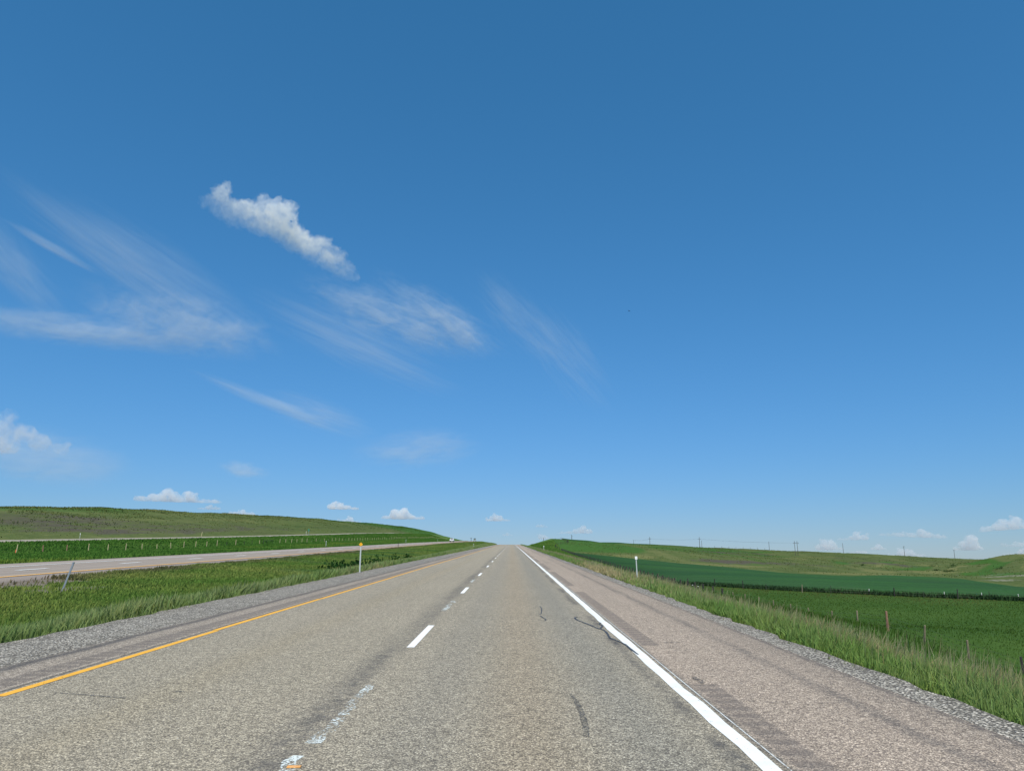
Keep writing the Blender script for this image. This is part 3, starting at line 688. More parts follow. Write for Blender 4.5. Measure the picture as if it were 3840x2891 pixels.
# tussocks on the right hillside
x = rng.uniform(30, 560, 30000); y = rng.uniform(330, 860, 30000); d = np.hypot(x, y)
k = (fnoise(x, y, 29, 1.) * .5 + fnoise(x, y, 7., 3.) * .5 > .5) & (y > 335 - .0 * x) & (x / y < .78) & (y > 335 + np.clip(90 - x, 0, 90)) ; x, y, d = x[k], y[k], d[k]
c = lerp((.085, .125, .038), (.14, .165, .058), fnoise(x, y, 15.)); grass('hill_grass', 'scattered tussocks over the long right hillside', x, y, rng.uniform(.25, .55, len(x)), .0010 * d, jitter(c))
# ragged crop edge along the fence
pts = []
for i in range(len(crop_near) - 2):
    a, b = np.array(crop_near[i]), np.array(crop_near[i + 1]); n = int(np.hypot(*(b - a)) * 110); pts.append(a[None] + (b - a)[None] * rng.uniform(0, 1, n)[:, None] + rng.normal(0, .5, (n, 2)))
pts = np.concatenate(pts); x, y = pts[:, 0], pts[:, 1]; d = np.hypot(x, y)
c = lerp((.022, .050, .022), (.045, .088, .038), rng.uniform(0, 1, len(x))); grass('crop_edge', 'ragged leafy front row of the crop along the wire fence', x, y, rng.uniform(.35, .85, len(x)), np.full(len(x), .14), c, cat='crop')
# the same grass carried on a little way beside and behind the camera
for x0, x1, y0, y1, n, h0, h1, ca, cb, nm, lab in ((-22.5, -8.2, -8, 10, 60000, .22, .5, (.082, .178, .030), (.205, .31, .072), 'median_grass', 'green median grass nearest the camera, outside the left edge of the photo'),
  (11, 28.6, -8, 30, 45000, .25, .5, (.075, .165, .030), (.14, .235, .055), 'verge_grass', 'green grass low on the right bank nearest the camera'),
  (28.6, 95, -8, 42, 60000, .12, .22, (.036, .082, .015), (.056, .106, .022), 'field_grass', 'short green field grass nearest the camera on the right'),
  (-98, -37.6, -8, 50, 80000, .25, .5, (.048, .128, .022), (.105, .195, .042), 'embankment_grass', 'green grass beyond the far carriageway nearest the camera')):
    x = rng.uniform(x0, x1, n); y = rng.uniform(y0, y1, n); d = np.hypot(x, y)
    k = (x / np.maximum(y, 1) > 1.05) if nm == 'field_grass' else ((x < -1) | (y < 30)); x, y, d = x[k], y[k], d[k]
    grass(nm, lab, x, y, rng.uniform(h0, h1, len(x)), np.maximum(.012, .0013 * d), jitter(lerp(ca, cb, fnoise(x, y, 3.)), .11))
# dark leafy weeds in the median
px, py, pz, hh, cc = [], [], [], [], []
for cx_, cy_ in [(-14.6, 62), (-14.2, 64), (-14.1, 69), (-14.2, 71), (-13.6, 74), (-14.1, 80), (-13.2, 86), (-12.6, 92)]:
    n = 90; px.append(cx_ + rng.normal(0, .35, n)); py.append(cy_ + rng.normal(0, .6, n)); pz.append(land(px[-1], py[-1]) + np.abs(rng.normal(.1, .25, n)))
x, y, z = map(np.concatenate, (px, py, pz)); grass('weed_patch', 'row of dark broad-leaved weeds in the median behind the yellow marker', x, y, rng.uniform(.12, .28, len(x)), rng.uniform(.10, .2, len(x)), jitter(lerp((.012, .04, .012), (.03, .075, .02), rng.uniform(0, 1, len(x)))), lean=.8, base=z, cat='weeds')
# shrubs in the gully of the right hills
px, py, pz, w_ = [], [], [], []
for cx_, cy_, s_ in ((258, 448, 2.2), (246, 432, 1.6), (300, 520, 3.), (262, 470, 1.8), (276, 430, 2.), (290, 418, 2.2), (330, 470, 2.), (350, 500, 2.4), (282, 395, 1.6), (310, 560, 3.), (318, 548, 2.4), (240, 520, 1.8), (345, 440, 1.6), (300, 600, 2.)):
    n = 50; px.append(cx_ + rng.normal(0, s_ * .5, n)); py.append(cy_ + rng.normal(0, s_ * .8, n)); pz.append(land(px[-1], py[-1]) + np.abs(rng.normal(0, s_ * .3, n)))
x, y, z = map(np.concatenate, (px, py, pz)); grass('gully_shrubs', 'small dark bushes scattered in the gully of the right hills', x, y, rng.uniform(.3, .6, len(x)), rng.uniform(.3, .6, len(x)), jitter(lerp((.025, .06, .02), (.05, .09, .03), rng.uniform(0, 1, len(x)))), lean=.8, base=z, cat='bushes')

# ------------------------------------------------------------------ fences
def post_mesh(name, mat, r, h, n=7, square=False, tipmat=None):
    bm = bmesh.new()
    if square:
        add_box(bm, (0, 0, h / 2 - .15), (r * 2, r * .5, h + .3)); add_box(bm, (0, r * .7, h / 2 - .15), (r * .5, r * 1.2, h + .3))
    else:
        add_cyl(bm, (0, 0, -.3), (0, 0, h), r * 1.08, r * .9, n)
        bmesh.ops.bevel(bm, geom=[e for e in bm.edges if all(v.co.z > h - .01 for v in e.verts)], offset=r * .35, segments=1, affect='EDGES')
    me = bpy.data.meshes.new(name); bmesh.ops.recalc_face_normals(bm, faces=bm.faces); bm.to_mesh(me); bm.free(); me.materials.append(mat); return me
PM = {k: post_mesh('fence_post', M[m], r, h, square=s) for k, m, r, h, s in (('wood', 'wood', .07, 1.25, False), ('pale', 'pale_wood', .078, 1.62, False), ('red', 'red_wood', .09, 1.5, False), ('dark', 'dark_wood', .075, 1.3, False), ('stout', 'dark_wood', .14, 1.45, False), ('steel', 'tpost', .035, 1.15, True))}
TIP = post_mesh('post_tip', M['white_tip'], .042, .12)
def fence(name, label, posts, wires=(.35, .7, 1.05), wr=.006, rest=None):
    """posts: (x, y, kind, height scale, tilt)"""
    o0 = W(posts[0][0], posts[0][1])
    t = thing(name, label, 'fence', o0)
    tops = []
    for x, y, k, s, tl in posts:
        p = bpy.data.objects.new('fence_post', PM[k.split('_')[0]]); col.objects.link(p); p.parent = t
        g = W(x, y); p.location = g - o0; p.rotation_euler = (random.gauss(0, .03), tl, random.uniform(0, 6)); p.scale = (1, 1, s)
        if '_tip' in k:
            q = bpy.data.objects.new('post_tip', TIP); col.objects.link(q); q.parent = p; q.location = (0, 0, 1.06)
        tops.append((g - o0, s))
    bm = bmesh.new()
    for h in wires:
        for (a, sa), (b, sb) in zip(tops, tops[1:]): add_cyl(bm, a + Vector((0, -.09, h * sa)), b + Vector((0, -.09, h * sb)), wr, wr, 3)
    bm_obj('fence_wire', bm, M['wire'], t)
    return t, o0
def brace(t, o0, a, b, h, mat=None, rails=(1.,), r=.08):
    """H brace of two stout posts and a log rail, part of its fence"""
    mat = mat or M['dark_wood']
    ga, gb = W(*a) - o0, W(*b) - o0
    for g in (ga, gb):
        bm = bmesh.new(); add_cyl(bm, g + Vector((0, 0, -.3)), g + Vector((0, 0, h)), r, r * .92, 8); bm_obj('brace_post', bm, mat, t)
    for f in rails:
        bm = bmesh.new(); d = (gb - ga).normalized() * .15
        add_cyl(bm, ga - d + Vector((0, 0, h * f - .1)), gb + d + Vector((0, 0, h * f - .1)), r * .8, r * .8, 8); bm_obj('brace_rail', bm, mat, t)

posts = []; n_all = 120
for i in range(100):
    y = 115.6 + 6.92 * i
    k = 'pale' if random.random() < .9 else 'wood'
    if i in (14, 16, 17, 19): k = 'dark'
    if i in (0, 2, 3): k = 'red'
    posts.append((-80, y, k, random.uniform(.9, 1.12) * (.8 if random.random() < .12 else 1), random.gauss(.02, .05)))
posts = [p for i, p in enumerate(posts) if i not in (20,)]
left_fence, lo = fence('wire_fence', 'long wire fence on pale wooden posts beyond the far carriageway, below the frontage road', posts)
brace(left_fence, lo, (-80, 244), (-80, 253.5), 1.4, rails=(.97,))
bm = bmesh.new()
for i in range(100, 120):
    g = W(-80, 115.6 + 6.92 * i) - lo; add_cyl(bm, g + Vector((0, 0, -.3)), g + Vector((0, 0, 1.15)), .09, .08, 6)
tag(bm_obj('fence_post', bm, M['pale_wood'], left_fence), kind='stuff')

posts = []
for i in range(80):
    y = 38.9 + 5.02 * i
    k = 'wood' if y < 100 else 'stout'
    if 57 < y < 61: k = 'red'
    if y < 48: k = 'dark'
    posts.append((28.6, y, k, .95 if i not in (2,) else 1.05, random.gauss(-.02, .04) - (.06 if 52 < y < 56 else 0)))
hx = smooth_path([(28.6, 435), (26.5, 452), (27.5, 466), (33, 484), (37.5, 502), (38.5, 520), (37.2, 540), (36.5, 566)], 3)
posts += [(x_, y_, 'stout', 1.0, random.gauss(0, .08)) for x_, y_ in hx[1:21]]
rf, ro = fence('wire_fence', 'roadside wire fence on the right, running along the bank then up the green hill', posts)
brace(rf, ro, (27.9, 118), (28.75, 118), .8, rails=(.8,), r=.09)
bm = bmesh.new()
for x_ in (27.9, 28.75):
    g = W(x_, 118) - ro; add_cyl(bm, g + Vector((0, 0, .79)), g + Vector((0, 0, .86)), .095, .085, 8)
bm_obj('post_cap', bm, M['white_tip'], rf)

posts = [(28.9, 138, 'dark', 1., 0), (30.96, 134.3, 'dark', 1.0, 0), (34.89, 131.2, 'dark', 1.02, .06), (38.12, 126.1, 'dark', 1., 0), (40.78, 122.7, 'steel', .85, 0), (44.34, 117., 'wood', .95, .1), (47.25, 113.5, 'steel', 1.05, 0),
  (52.09, 111.8, 'steel_tip', .75, 0), (54.16, 108.6, 'dark', .95, .12), (57.23, 106.6, 'steel', .75, -.05), (59.26, 105.1, 'steel_tip', .75, 0), (60.24, 103.7, 'dark', 1., 0), (63.22, 103.2, 'steel_tip', .75, 0), (63.92, 102.7, 'steel', .95, 0), (66.32, 100.5, 'steel_tip', .75, 0),
  (70, 97.2, 'dark', 1., .05), (74.5, 93.5, 'steel', .9, 0), (79, 89.8, 'dark', 1., 0)]
cf, co = fence('wire_fence', 'field fence of dark posts and white-tipped stakes along the near edge of the dark crop', posts)
brace(cf, co, (26.5, 138), (29.1, 138), 1.05, rails=(1.,), r=.1)
bm = bmesh.new()
for x_ in (27.1, 28.1):
    g = W(x_, 138) - co; add_cyl(bm, g + Vector((0, 0, -.2)), g + Vector((0, 0, .9)), .06, .06, 7)
bm_obj('brace_prop', bm, M['dark_wood'], cf)
posts = [(225 + 7.5 * i, 838 - 1.2 * i, 'stout', 1.5, random.gauss(0, .05)) for i in range(8)]
fence('wire_fence', 'short run of fence posts on the skyline of the right hillside', posts, wires=(1.0,))

# ------------------------------------------------------------------ road delineators, markers, sign
def delineator(label, x, y, h, post='pale_post', refl='refl_white', rot=(0, 0, 0), size=(.10, .16), diamond=False, z=None, cat='marker post', group='roadside delineator posts', w=.055):
    t = thing('delineator', label, cat, W(x, y) if z is None else (x, y, z), rot, group)
    bm = bmesh.new()
    add_box(bm, (0, 0, h / 2 - .15), (w, .006, h + .3)); add_box(bm, (-w / 2, .012, h / 2 - .15), (.006, .025, h + .3)); add_box(bm, (w / 2, .012, h / 2 - .15), (.006, .025, h + .3))
    bm_obj('post', bm, M[post], t)
    if refl:
        bm = bmesh.new(); rz = Matrix.Rotation(R(45), 3, 'Y') if diamond else None
        add_box(bm, (0, -.012, h - size[1] * .35), (size[0], .012, size[1]), rz, .003)
        bm_obj('reflector', bm, M[refl], t)
    return t
delineator('bent grey steel post leaning right at the gravel edge of the far carriageway', -19.97, 34.1, 1.32, 'galv', 'galv', (0, .27, 0), (.07, .07), w=.075)
delineator('pale post with square amber reflector at the left gravel shoulder', -8.1, 40.7, 1.62, 'pale_post', 'refl_yellow', (0, 0, 0), (.155, .155), True, w=.062)
delineator('pale post with white square plate at the right gravel shoulder', 5.72, 34.7, 1.30, 'pale_post', 'refl_white', (0, -.02, 0), (.11, .135), w=.042)
delineator('far post with white top on the right verge near the crest', 6.1, 143, 1.25, 'pale_post', 'refl_white', (0, 0, 0), (.14, .2))
for x, y, lab in ((-38.5, 157, 'pale post at the outer edge of the far carriageway, nearest of its row'), (-38.5, 275.6, 'pale post at the outer edge of the far carriageway, second of its row'), (-38.5, 393.8, 'pale post beside the oncoming white pickup, farthest of its row')):
    delineator(lab, x, y, 1.25, 'pale_post', 'refl_white', (0, random.gauss(0, .02), 0), (.1, .14), w=.08)
delineator('dark thin post on the median edge of the far carriageway', -24.2, 161.5, 1.3, 'dark_wood', None, (0, .02, 0), w=.1)
delineator('faint pale post in the far median grass, left of its pair', -10.2, 204, 1.1, 'pale_post', 'refl_white', (0, 0, 0), (.1, .14))
delineator('faint pale post in the far median grass nearest the crest', -10, 350, 1.2, 'pale_post', 'refl_white', (0, 0, 0), (.1, .14))
delineator('white-topped post at the edge of the frontage road below the left hill', -109.2, 191, 1.25, 'pale_post', 'refl_white', (0, 0, 0), (.16, .3), w=.1)
delineator('leaning pale post beside the frontage road below the dark slope', -109.2, 265.6, 1.6, 'pale_wood', None, (0, .16, 0), w=.16)
delineator('small post beside the green sign on the frontage road', -109.2, 401, 1.6, 'pale_post', 'refl_white', (0, 0, 0), (.2, .3), w=.12)
delineator('orange marker post in the grass at the left edge of the photo', -78., 119.2, .8, 'orange', None, (0, .1, 0), w=.10)
t = thing('road_sign', 'small green sign on a post beside the frontage road', 'sign', W(-98.5, 366))
bm = bmesh.new(); add_cyl(bm, (0, 0, -.3), (0, 0, 3.1), .07, .07, 8); bm_obj('post', bm, M['galv'], t)
bm = bmesh.new(); add_box(bm, (0, -.09, 2.7), (.62, .03, .95), None, .02); bm_obj('sign_panel', bm, M['sign_green'], t)

# ------------------------------------------------------------------ utility poles
def pole(label, x, y, ztop, arms=(), r=.17, group='utility poles', pins=True):
    g = W(x, y); h = ztop + GRADE * y - g.z
    t = thing('utility_pole', label, 'utility pole', g, (0, random.gauss(0, .008), 0), group)
    bm = bmesh.new(); add_cyl(bm, (0, 0, -1), (0, 0, h), r * 1.15, r * .8, 8); bm_obj('pole', bm, M['pole'], t)
    for dz, w in arms:
        bm = bmesh.new(); add_box(bm, (0, -r, h - dz), (w, .16, .2), None, .02); a = bm_obj('crossarm', bm, M['pole'], t)
        for s in (-.46, -.2, .2, .46):
            bm = bmesh.new(); add_cyl(bm, (s * w, -r, h - dz + .1), (s * w, -r, h - dz + .28), .05, .04, 6); add_cyl(bm, (s * w, -r, h - dz + .28), (s * w, -r, h - dz + .5), .11, .07, 8); bm_obj('insulator', bm, M['insul'], a)
    return t, h
pole('short dark pole with a crossarm beyond the crest of the far carriageway', -48, 900, 5.8, ((.3, 2.6),), .3)
pole('plain pole rising behind the left shoulder of the green hill', 29.7, 700, 4.8, (), .22)
t, h = pole('tall pole with side insulators on top of the green hill, right of the crest', 49.55, 620, 6.97, (), .2)
for k, dz in enumerate((.6, 1.5, 2.4)):
    bm = bmesh.new(); s = .55 if k % 2 else -.55
    add_cyl(bm, (0, 0, h - dz), (s, 0, h - dz + .1), .06, .05, 6); add_cyl(bm, (s, 0, h - dz + .1), (s, 0, h - dz + .4), .12, .09, 8); bm_obj('insulator', bm, M['insul'], t)
pole('thin bare pole on the skyline left of the first crossarm pole', 122.9, 760, 3.18, (), .16)
pole('tall pole with a crossarm on the skyline above the strip of crop', 144.6, 790, 6.25, ((2.0, 2.9),), .24)
pole('tall pole with a crossarm standing close to a shorter bare pole', 211.5, 850, 6.6, ((2.4, 2.9),), .26)
pole('shorter bare pole close behind the crossarm pole', 226.5, 900, 2.84, (), .2)
pole('bare pole on the skyline left of the twin-legged pole', 282.7, 830, 1.6, (), .2)
# twin pole frame
gA, gB = W(262.1, 700), W(264.5, 700); hA = 2.08 + GRADE * 700 - gA.z; hB = 2.08 + GRADE * 700 - gB.z
t = thing('transmission_frame', 'twin-legged power frame with a crossarm standing on the right hillside', 'power frame', gA)
for d_, h_ in ((Vector((0, 0, 0)), hA), (gB - gA, hB)):
    bm = bmesh.new(); add_cyl(bm, d_ + Vector((0, 0, -1)), d_ + Vector((0, 0, h_)), .24, .17, 8); bm_obj('leg', bm, M['pole'], t)
bm = bmesh.new(); add_box(bm, (1.2, -.2, hA - 1.7), (5.0, .16, .26), None, .02); a = bm_obj('crossarm', bm, M['pole'], t)
for s in (-1.2, 1.2, 3.6):
    bm = bmesh.new(); add_cyl(bm, (s, -.2, hA - 2.7), (s, -.2, hA - 1.8), .1, .1, 8); bm_obj('insulator', bm, M['insul'], a)
pole('bare pole on the skyline between the twin frame and the last poles', 359.2, 820, -.1, (), .2)
pole('pole with a tiny crossarm on the far right skyline, second from the gully', 414.7, 800, -3.37, ((.5, 1.6),), .21)
pole('last pole with a short crossarm on the skyline by the gully', 473, 810, -7.05, ((.7, 1.6),), .2)
bm = bmesh.new()
run = [(122.9, 760, 3.0), (144.6, 790, 4.5), (211.5, 850, 4.4), (264, 700, .3)]
for off in (-1.2, 1.2):
    for (ax, ay, az), (bx, by, bz) in zip(run, run[1:]):
        prev = None
        for k in range(13):
            f = k / 12; p = Vector((ax + (bx - ax) * f + off, ay + (by - ay) * f, az + (bz - az) * f + GRADE * (ay + (by - ay) * f) - 4 * 1.1 * f * (1 - f)))
            if prev: add_cyl(bm, prev, p, .035, .035, 3)
            prev = p
tag(bm_obj('power_line', bm, M['cable']), 'faint sagging power cables strung between the crossarm poles and the twin frame', 'power line')

# ------------------------------------------------------------------ vehicles (coming towards the camera)
def wheel(t, x, y, r=.4, w=.26):
    bm = bmesh.new(); add_cyl(bm, (x - w / 2, y, r), (x + w / 2, y, r), r, r, 18); ty = bm_obj('wheel', bm, M['rubber'], t)
    bm = bmesh.new(); s = 1 if x > 0 else -1; add_cyl(bm, (x + s * (w / 2 - .02), y, r), (x + s * (w / 2 + .015), y, r), r * .62, r * .5, 14); bm_obj('rim', bm, M['rim'], ty)
def vehicle(name, label, cat, x, y, body, cabp, inset, cabmat, bodymat, W2=.98, hood=1.12, rot=0.):
    g = Vector((x, y, float(z_opp(y)) + .15 - .012 * (x + 37.1) + GRADE * y))
    t = thing(name, label, cat, g, (math.atan(GRADE) * .3, 0, rot))
    bm = bmesh.new(); add_prism(bm, body, -W2, W2)
    bmesh.ops.bevel(bm, geom=list(bm.edges), offset=.05, segments=2, affect='EDGES'); bm_obj('body', bm, M[bodymat], t)
    bm = bmesh.new(); add_prism(bm, cabp, -W2 * .94, W2 * .94, inset); bm_obj('cab', bm, M[cabmat], t)
    (y0, z0), (y1, z1) = cabp[0], cabp[1]
    bm = bmesh.new()
    for s in ((-.78, .08), (.78, .08), (.68, .9), (-.68, .9)):
        f = s[1]; bm.verts.new((s[0] * W2, y0 + (y1 - y0) * f - .025, z0 + (z1 - z0) * f + .012))
    bm.verts.ensure_lookup_table(); bm.faces.new(bm.verts)
    r_ = bmesh.ops.extrude_face_region(bm, geom=bm.faces[:]); bmesh.ops.translate(bm, vec=(0, .02, -.01), verts=[v for v in r_['geom'] if isinstance(v, bmesh.types.BMVert)])
    bm_obj('windshield', bm, M['glass'], t)
    fy = min(p[0] for p in body)
    bm = bmesh.new(); add_box(bm, (0, fy - .01, hood - .27), (W2 * 1.1, .06, .3), None, .02); bm_obj('grille', bm, M['chrome'] if bodymat == 'car_white' else M['car_dark'], t)
    for s in (-1, 1):
        bm = bmesh.new(); add_box(bm, (s * W2 * .76, fy - .005, hood - .24), (.3, .07, .22), None, .02); bm_obj('headlight', bm, M['lamp'], t)
        bm = bmesh.new(); add_box(bm, (s * (W2 + .13), y0 + .25, z0 + .12), (.2, .12, .2), None, .03); bm_obj('wing_mirror', bm, M['car_dark'], t)
    bm = bmesh.new(); add_box(bm, (0, fy - .06, .55), (W2 * 1.96, .16, .24), None, .04); bm_obj('bumper', bm, M['chrome'] if bodymat == 'car_white' else M['car_dark'], t)
    bm = bmesh.new(); add_box(bm, (0, fy - .15, .56), (.34, .02, .13)); bm_obj('number_plate', bm, M['refl_white'], t)
    for s in (-1, 1):
        for yy in (fy + .95, fy + 4.3): wheel(t, s * (W2 - .13), yy)
    return t
vehicle('pickup_truck', 'white pickup truck with a dark windscreen coming down the far carriageway', 'pickup truck', -31.6, 401,
    [(-2.8, .45), (-2.85, .95), (-2.7, 1.12), (-1.3, 1.2), (2.75, 1.2), (2.8, .5)], [(-1.35, 1.17), (-.55, 1.88), (.75, 1.9), (1.05, 1.17)], [1, .82, .82, 1], 'car_white', 'car_white')
vehicle('van', 'pale van with dark upper half half hidden by the median grass near the crest', 'van', -30.2, 621,
    [(-2.5, .45), (-2.55, .95), (-2.4, 1.15), (-1.5, 1.3), (2.5, 1.3), (2.5, .5)], [(-1.55, 1.27), (-.7, 2.2), (2.3, 2.2), (2.48, 1.27)], [1, .84, .84, 1], 'car_dark', 'car_green')

# ------------------------------------------------------------------ bird, very far up
t = thing('bird', 'tiny dark bird alone in the clear blue sky right of the thin clouds', 'bird', (24.8, 148, 53.6), (0, R(12), R(20)))
bm = bmesh.new()
rings = [(-.17, .012), (-.10, .035), (0, .05), (.09, .045), (.13, .03), (.17, .028), (.20, .008)]
prev = None
for yy, rr in rings:
    ring = [bm.verts.new((rr * math.cos(a), yy, rr * .9 * math.sin(a))) for a in np.linspace(0, 2 * math.pi, 9)[:-1]]
    if prev:
        for i in range(8): bm.faces.new((prev[i], prev[(i + 1) % 8], ring[(i + 1) % 8], ring[i]))
    else: bm.faces.new(ring[::-1])
    prev = ring
bm.faces.new(prev); bm_obj('body', bm, M['bird'], t, True)
for s in (-1, 1):
    bm = bmesh.new()
    P_ = [(.03, .09, .02), (.18, .11, .10), (.36, .02, .06), (.34, -.03, .06), (.18, -.02, .09), (.03, -.05, .02)]
    bm.faces.new([bm.verts.new((s * a, b, c_)) for a, b, c_ in P_])
    r_ = bmesh.ops.extrude_face_region(bm, geom=bm.faces[:]); bmesh.ops.translate(bm, vec=(0, 0, .008), verts=[v for v in r_['geom'] if isinstance(v, bmesh.types.BMVert)])
    bm_obj('wing', bm, M['bird'], t)
bm = bmesh.new(); bm.faces.new([bm.verts.new(p) for p in ((-.02, -.15, 0), (.02, -.15, 0), (.05, -.28, .005), (-.05, -.28, .005))])
r_ = bmesh.ops.extrude_face_region(bm, geom=bm.faces[:]); bmesh.ops.translate(bm, vec=(0, 0, .006), verts=[v for v in r_['geom'] if isinstance(v, bmesh.types.BMVert)])
bm_obj('tail', bm, M['bird'], t)

# ------------------------------------------------------------------ clouds: lumpy bodies filled with scattering vapour
def cloud_mat(name, dens, nscale, lo=.38, hi=.66, stretch=(1, 1, 1), radial=False, g=0., base=None):
    q = NT(name); P = q.n('ShaderNodeTexCoord').outputs['Object']
    n = q.noise(q.map(P, stretch), nscale, 6 if radial else 5, .62, 1.1 if radial else .4)
    if radial:                                                # ragged rim: the noise is eaten away towards the outside
        l = q.n('ShaderNodeVectorMath', operation='LENGTH'); q.put(l.inputs[0], P); r = l.outputs['Value']
        big = q.noise(q.map(P, tuple(x * .45 for x in stretch), loc=(3.1, 1.7, .4)), nscale, 3, .5, .6)
        n = q.m('ADD', q.m('MULTIPLY', n, .6), q.m('MULTIPLY', big, .4))
        n = q.m('SUBTRACT', n, q.m('MULTIPLY', q.m('POWER', r, 2.2), .22))
        d = q.m('MULTIPLY', q.rng(n, lo, hi, smooth=True), q.rng(r, .3, 1., 1., 0., smooth=True))
    else:
        d = q.rng(n, lo, hi, smooth=True)
    if base:                                                  # thin ragged underside
        X, Y, Z = q.sep(P); k = base[3]
        hgt = q.m('ADD', q.m('DIVIDE', Z, k), q.m('MULTIPLY', q.m('DIVIDE', X, k), base[0]))
        d = q.m('MULTIPLY', d, q.m('MULTIPLY', q.rng(hgt, base[1], base[2], .14, 1., smooth=True), q.rng(q.m('DIVIDE', X, k), 1.2, 5.2, 1., .35)))
    v = q.n('ShaderNodeVolumeScatter'); v.inputs['Color'].default_value = (.90, .965, 1, 1) if radial else (.95, .985, 1, 1); v.inputs['Anisotropy'].default_value = g
    q.put(v.inputs['Density'], q.m('MULTIPLY', d, dens))
    o = q.n('ShaderNodeOutputMaterial'); q.t.links.new(v.outputs[0], o.inputs['Volume'])
    return q.id
def aim(az, el, dist):
    a, e = R(az), R(el)
    d = Vector((math.sin(a) * math.cos(e), math.cos(a) * math.cos(e), math.sin(e)))
    right = Vector((math.cos(a), -math.sin(a), 0)); up_ = right.cross(d)
    return d * dist + Vector((0, 0, 1.6)), right, d, up_
CLOUDS = 'clouds in the blue sky'
def cumulus(label, az, el, lumps, depth=.6, od=2.5, tilt=0., res=44, flat=None, ns=1., thr=(.30, .70), fine=.36, base=None):
    """lumps: (right, up, radius[, widening]) in degrees seen from the road, built at the cloud's own distance"""
    dist = min(14000., 1400. / math.tan(R(max(el, .5))))
    c, rt, dv, up_ = aim(az, el, dist); k = dist * R(1)
    bm = bmesh.new()
    for i, L in enumerate(lumps):
        dx, dz, r = L[:3]; wx = L[3] if len(L) > 3 else 1.15
        for j in range(4):
            ox, oz = (0, 0) if j == 0 else (random.gauss(0, r * .55 * wx), random.gauss(.12 * r, r * .4))
            rr = r if j == 0 else r * random.uniform(.35, .65)
            s = bmesh.ops.create_icosphere(bm, subdivisions=3, radius=rr)
            bmesh.ops.transform(bm, matrix=Matrix.Translation((dx + ox, random.gauss(0, r * depth * .6), dz + oz)) @ Matrix.Diagonal((wx if j == 0 else 1, 1 + depth, .85, 1)), verts=s['verts'])
    me = bpy.data.meshes.new('cloud'); bm.to_mesh(me); bm.free()
    tmp = bpy.data.objects.new('cloud', me); col.objects.link(tmp)
    ext = max(abs(v) for l in lumps for v in l[:2]) + max(l[2] for l in lumps)
    rm = sum(l[2] for l in lumps) / len(lumps)
    m1 = tmp.modifiers.new('r', 'REMESH'); m1.mode = 'VOXEL'; m1.voxel_size = ext / res
    for sc_, st_ in ((1.1, .8), (.34, fine)):
        tx = bpy.data.textures.new('puff', 'CLOUDS'); tx.noise_scale = rm * sc_; tx.noise_depth = 3
        m2 = tmp.modifiers.new('d', 'DISPLACE'); m2.texture = tx; m2.strength = rm * st_; m2.mid_level = .5
    ev = tmp.evaluated_get(bpy.context.evaluated_depsgraph_get()); nm = bpy.data.meshes.new_from_object(ev)
    bpy.data.objects.remove(tmp); bpy.data.meshes.remove(me)
    nm.name = 'cloud'
    if flat is not None:                                      # the level base of a fair weather cloud
        V = np.empty(len(nm.vertices) * 3, np.float32); nm.vertices.foreach_get('co', V); V = V.reshape(-1, 3)
        lo_ = V[:, 2] < flat; V[lo_, 2] = flat + (V[lo_, 2] - flat) * .18; nm.vertices.foreach_set('co', V.ravel()); nm.update()
    nm.transform(Matrix.Diagonal((k, k, k, 1)))
    rmm = rm * k
    nm.materials.clear(); nm.materials.append(cloud_mat('cloud vapour', od / (rmm * 2.), .9 * ns / rmm, *thr, base=(*base, k) if base else None))
    o = bpy.data.objects.new('cloud', nm); col.objects.link(o)
    o.matrix_world = Matrix.Translation(c) @ Matrix((rt, dv, up_)).transposed().to_4x4() @ Matrix.Rotation(R(tilt), 4, 'Y')
    return tag(o, label, 'cloud', CLOUDS)
def heap(w, h, n, seed):
    r_ = random.Random(seed); L = []
    zb = -h * .5; peak = r_.uniform(-.35, .35)
    for i in range(n):
        f = (i + .5) / n * 2 - 1
        hh = h * max(.35, (1 - abs(f - peak) ** 1.5 * .8) * r_.uniform(.6, 1.))
        r = min(hh * .5, h * .42); wx = max(1.2, w / n / r * .62)
        L.append((f * (w / 2 - r * .9), zb + r * .75, r, wx))
        if hh > h * .62: L.append((f * w / 2 * .75 + r_.gauss(0, r * .25), zb + hh - r * .62, r * .72, 1.2))
    return L
px = .020655                                                # degrees per photo pixel, for sizes
cumulus('largest puffy white cloud high in the left sky, ragged and trailing down to the right', -18.62, 24.07,
  [(-4.9, 1.4, .6), (-4.2, 2.2, .65), (-3.9, 1.2, 1.), (-2.9, .9, 1.15), (-2., 1.2, .9), (-1.2, .5, 1.25), (-1., 1.7, .7), (-.1, 1.4, 1.05), (.3, 1.9, .65), (.1, .3, 1.2), (1.1, -.4, 1.15), (2.1, -.8, 1.1), (2.9, -.2, .5), (3.1, -1.3, 1.), (4., -1.7, .9), (4.7, -2.2, .75), (5.2, -2.5, .5)], od=3.6, res=64, ns=1.9, thr=(.34, .86), fine=.8, base=(.47, -1.1, 1.3))
cumulus('grey-white cloud low at the left edge of the sky', -34.2, 7.9, [(-2.4, .3, 1.), (-1., .5, .9), (.4, .4, .75), (1.4, -.1, .6), (-.5, -.4, .8), (2.6, -.4, .4), (-2., -.7, .8)], od=1.5, thr=(.34, .85), ns=1.4)
cumulus('long flat-bottomed white cloud above the left hill', -24.09, 4.8, heap(6.0, 1.25, 7, 3), flat=-0.525, od=1.6)
cumulus('small cloud scrap just under the long flat cloud above the left hill', -22.0, 4.0, heap(1.6, .45, 3, 5), flat=-0.189, od=.8)
cumulus('white cloud top peeping over the left hill crest', -20.07, 3.72, heap(2.6, .7, 4, 6), flat=-0.294, od=1.3)
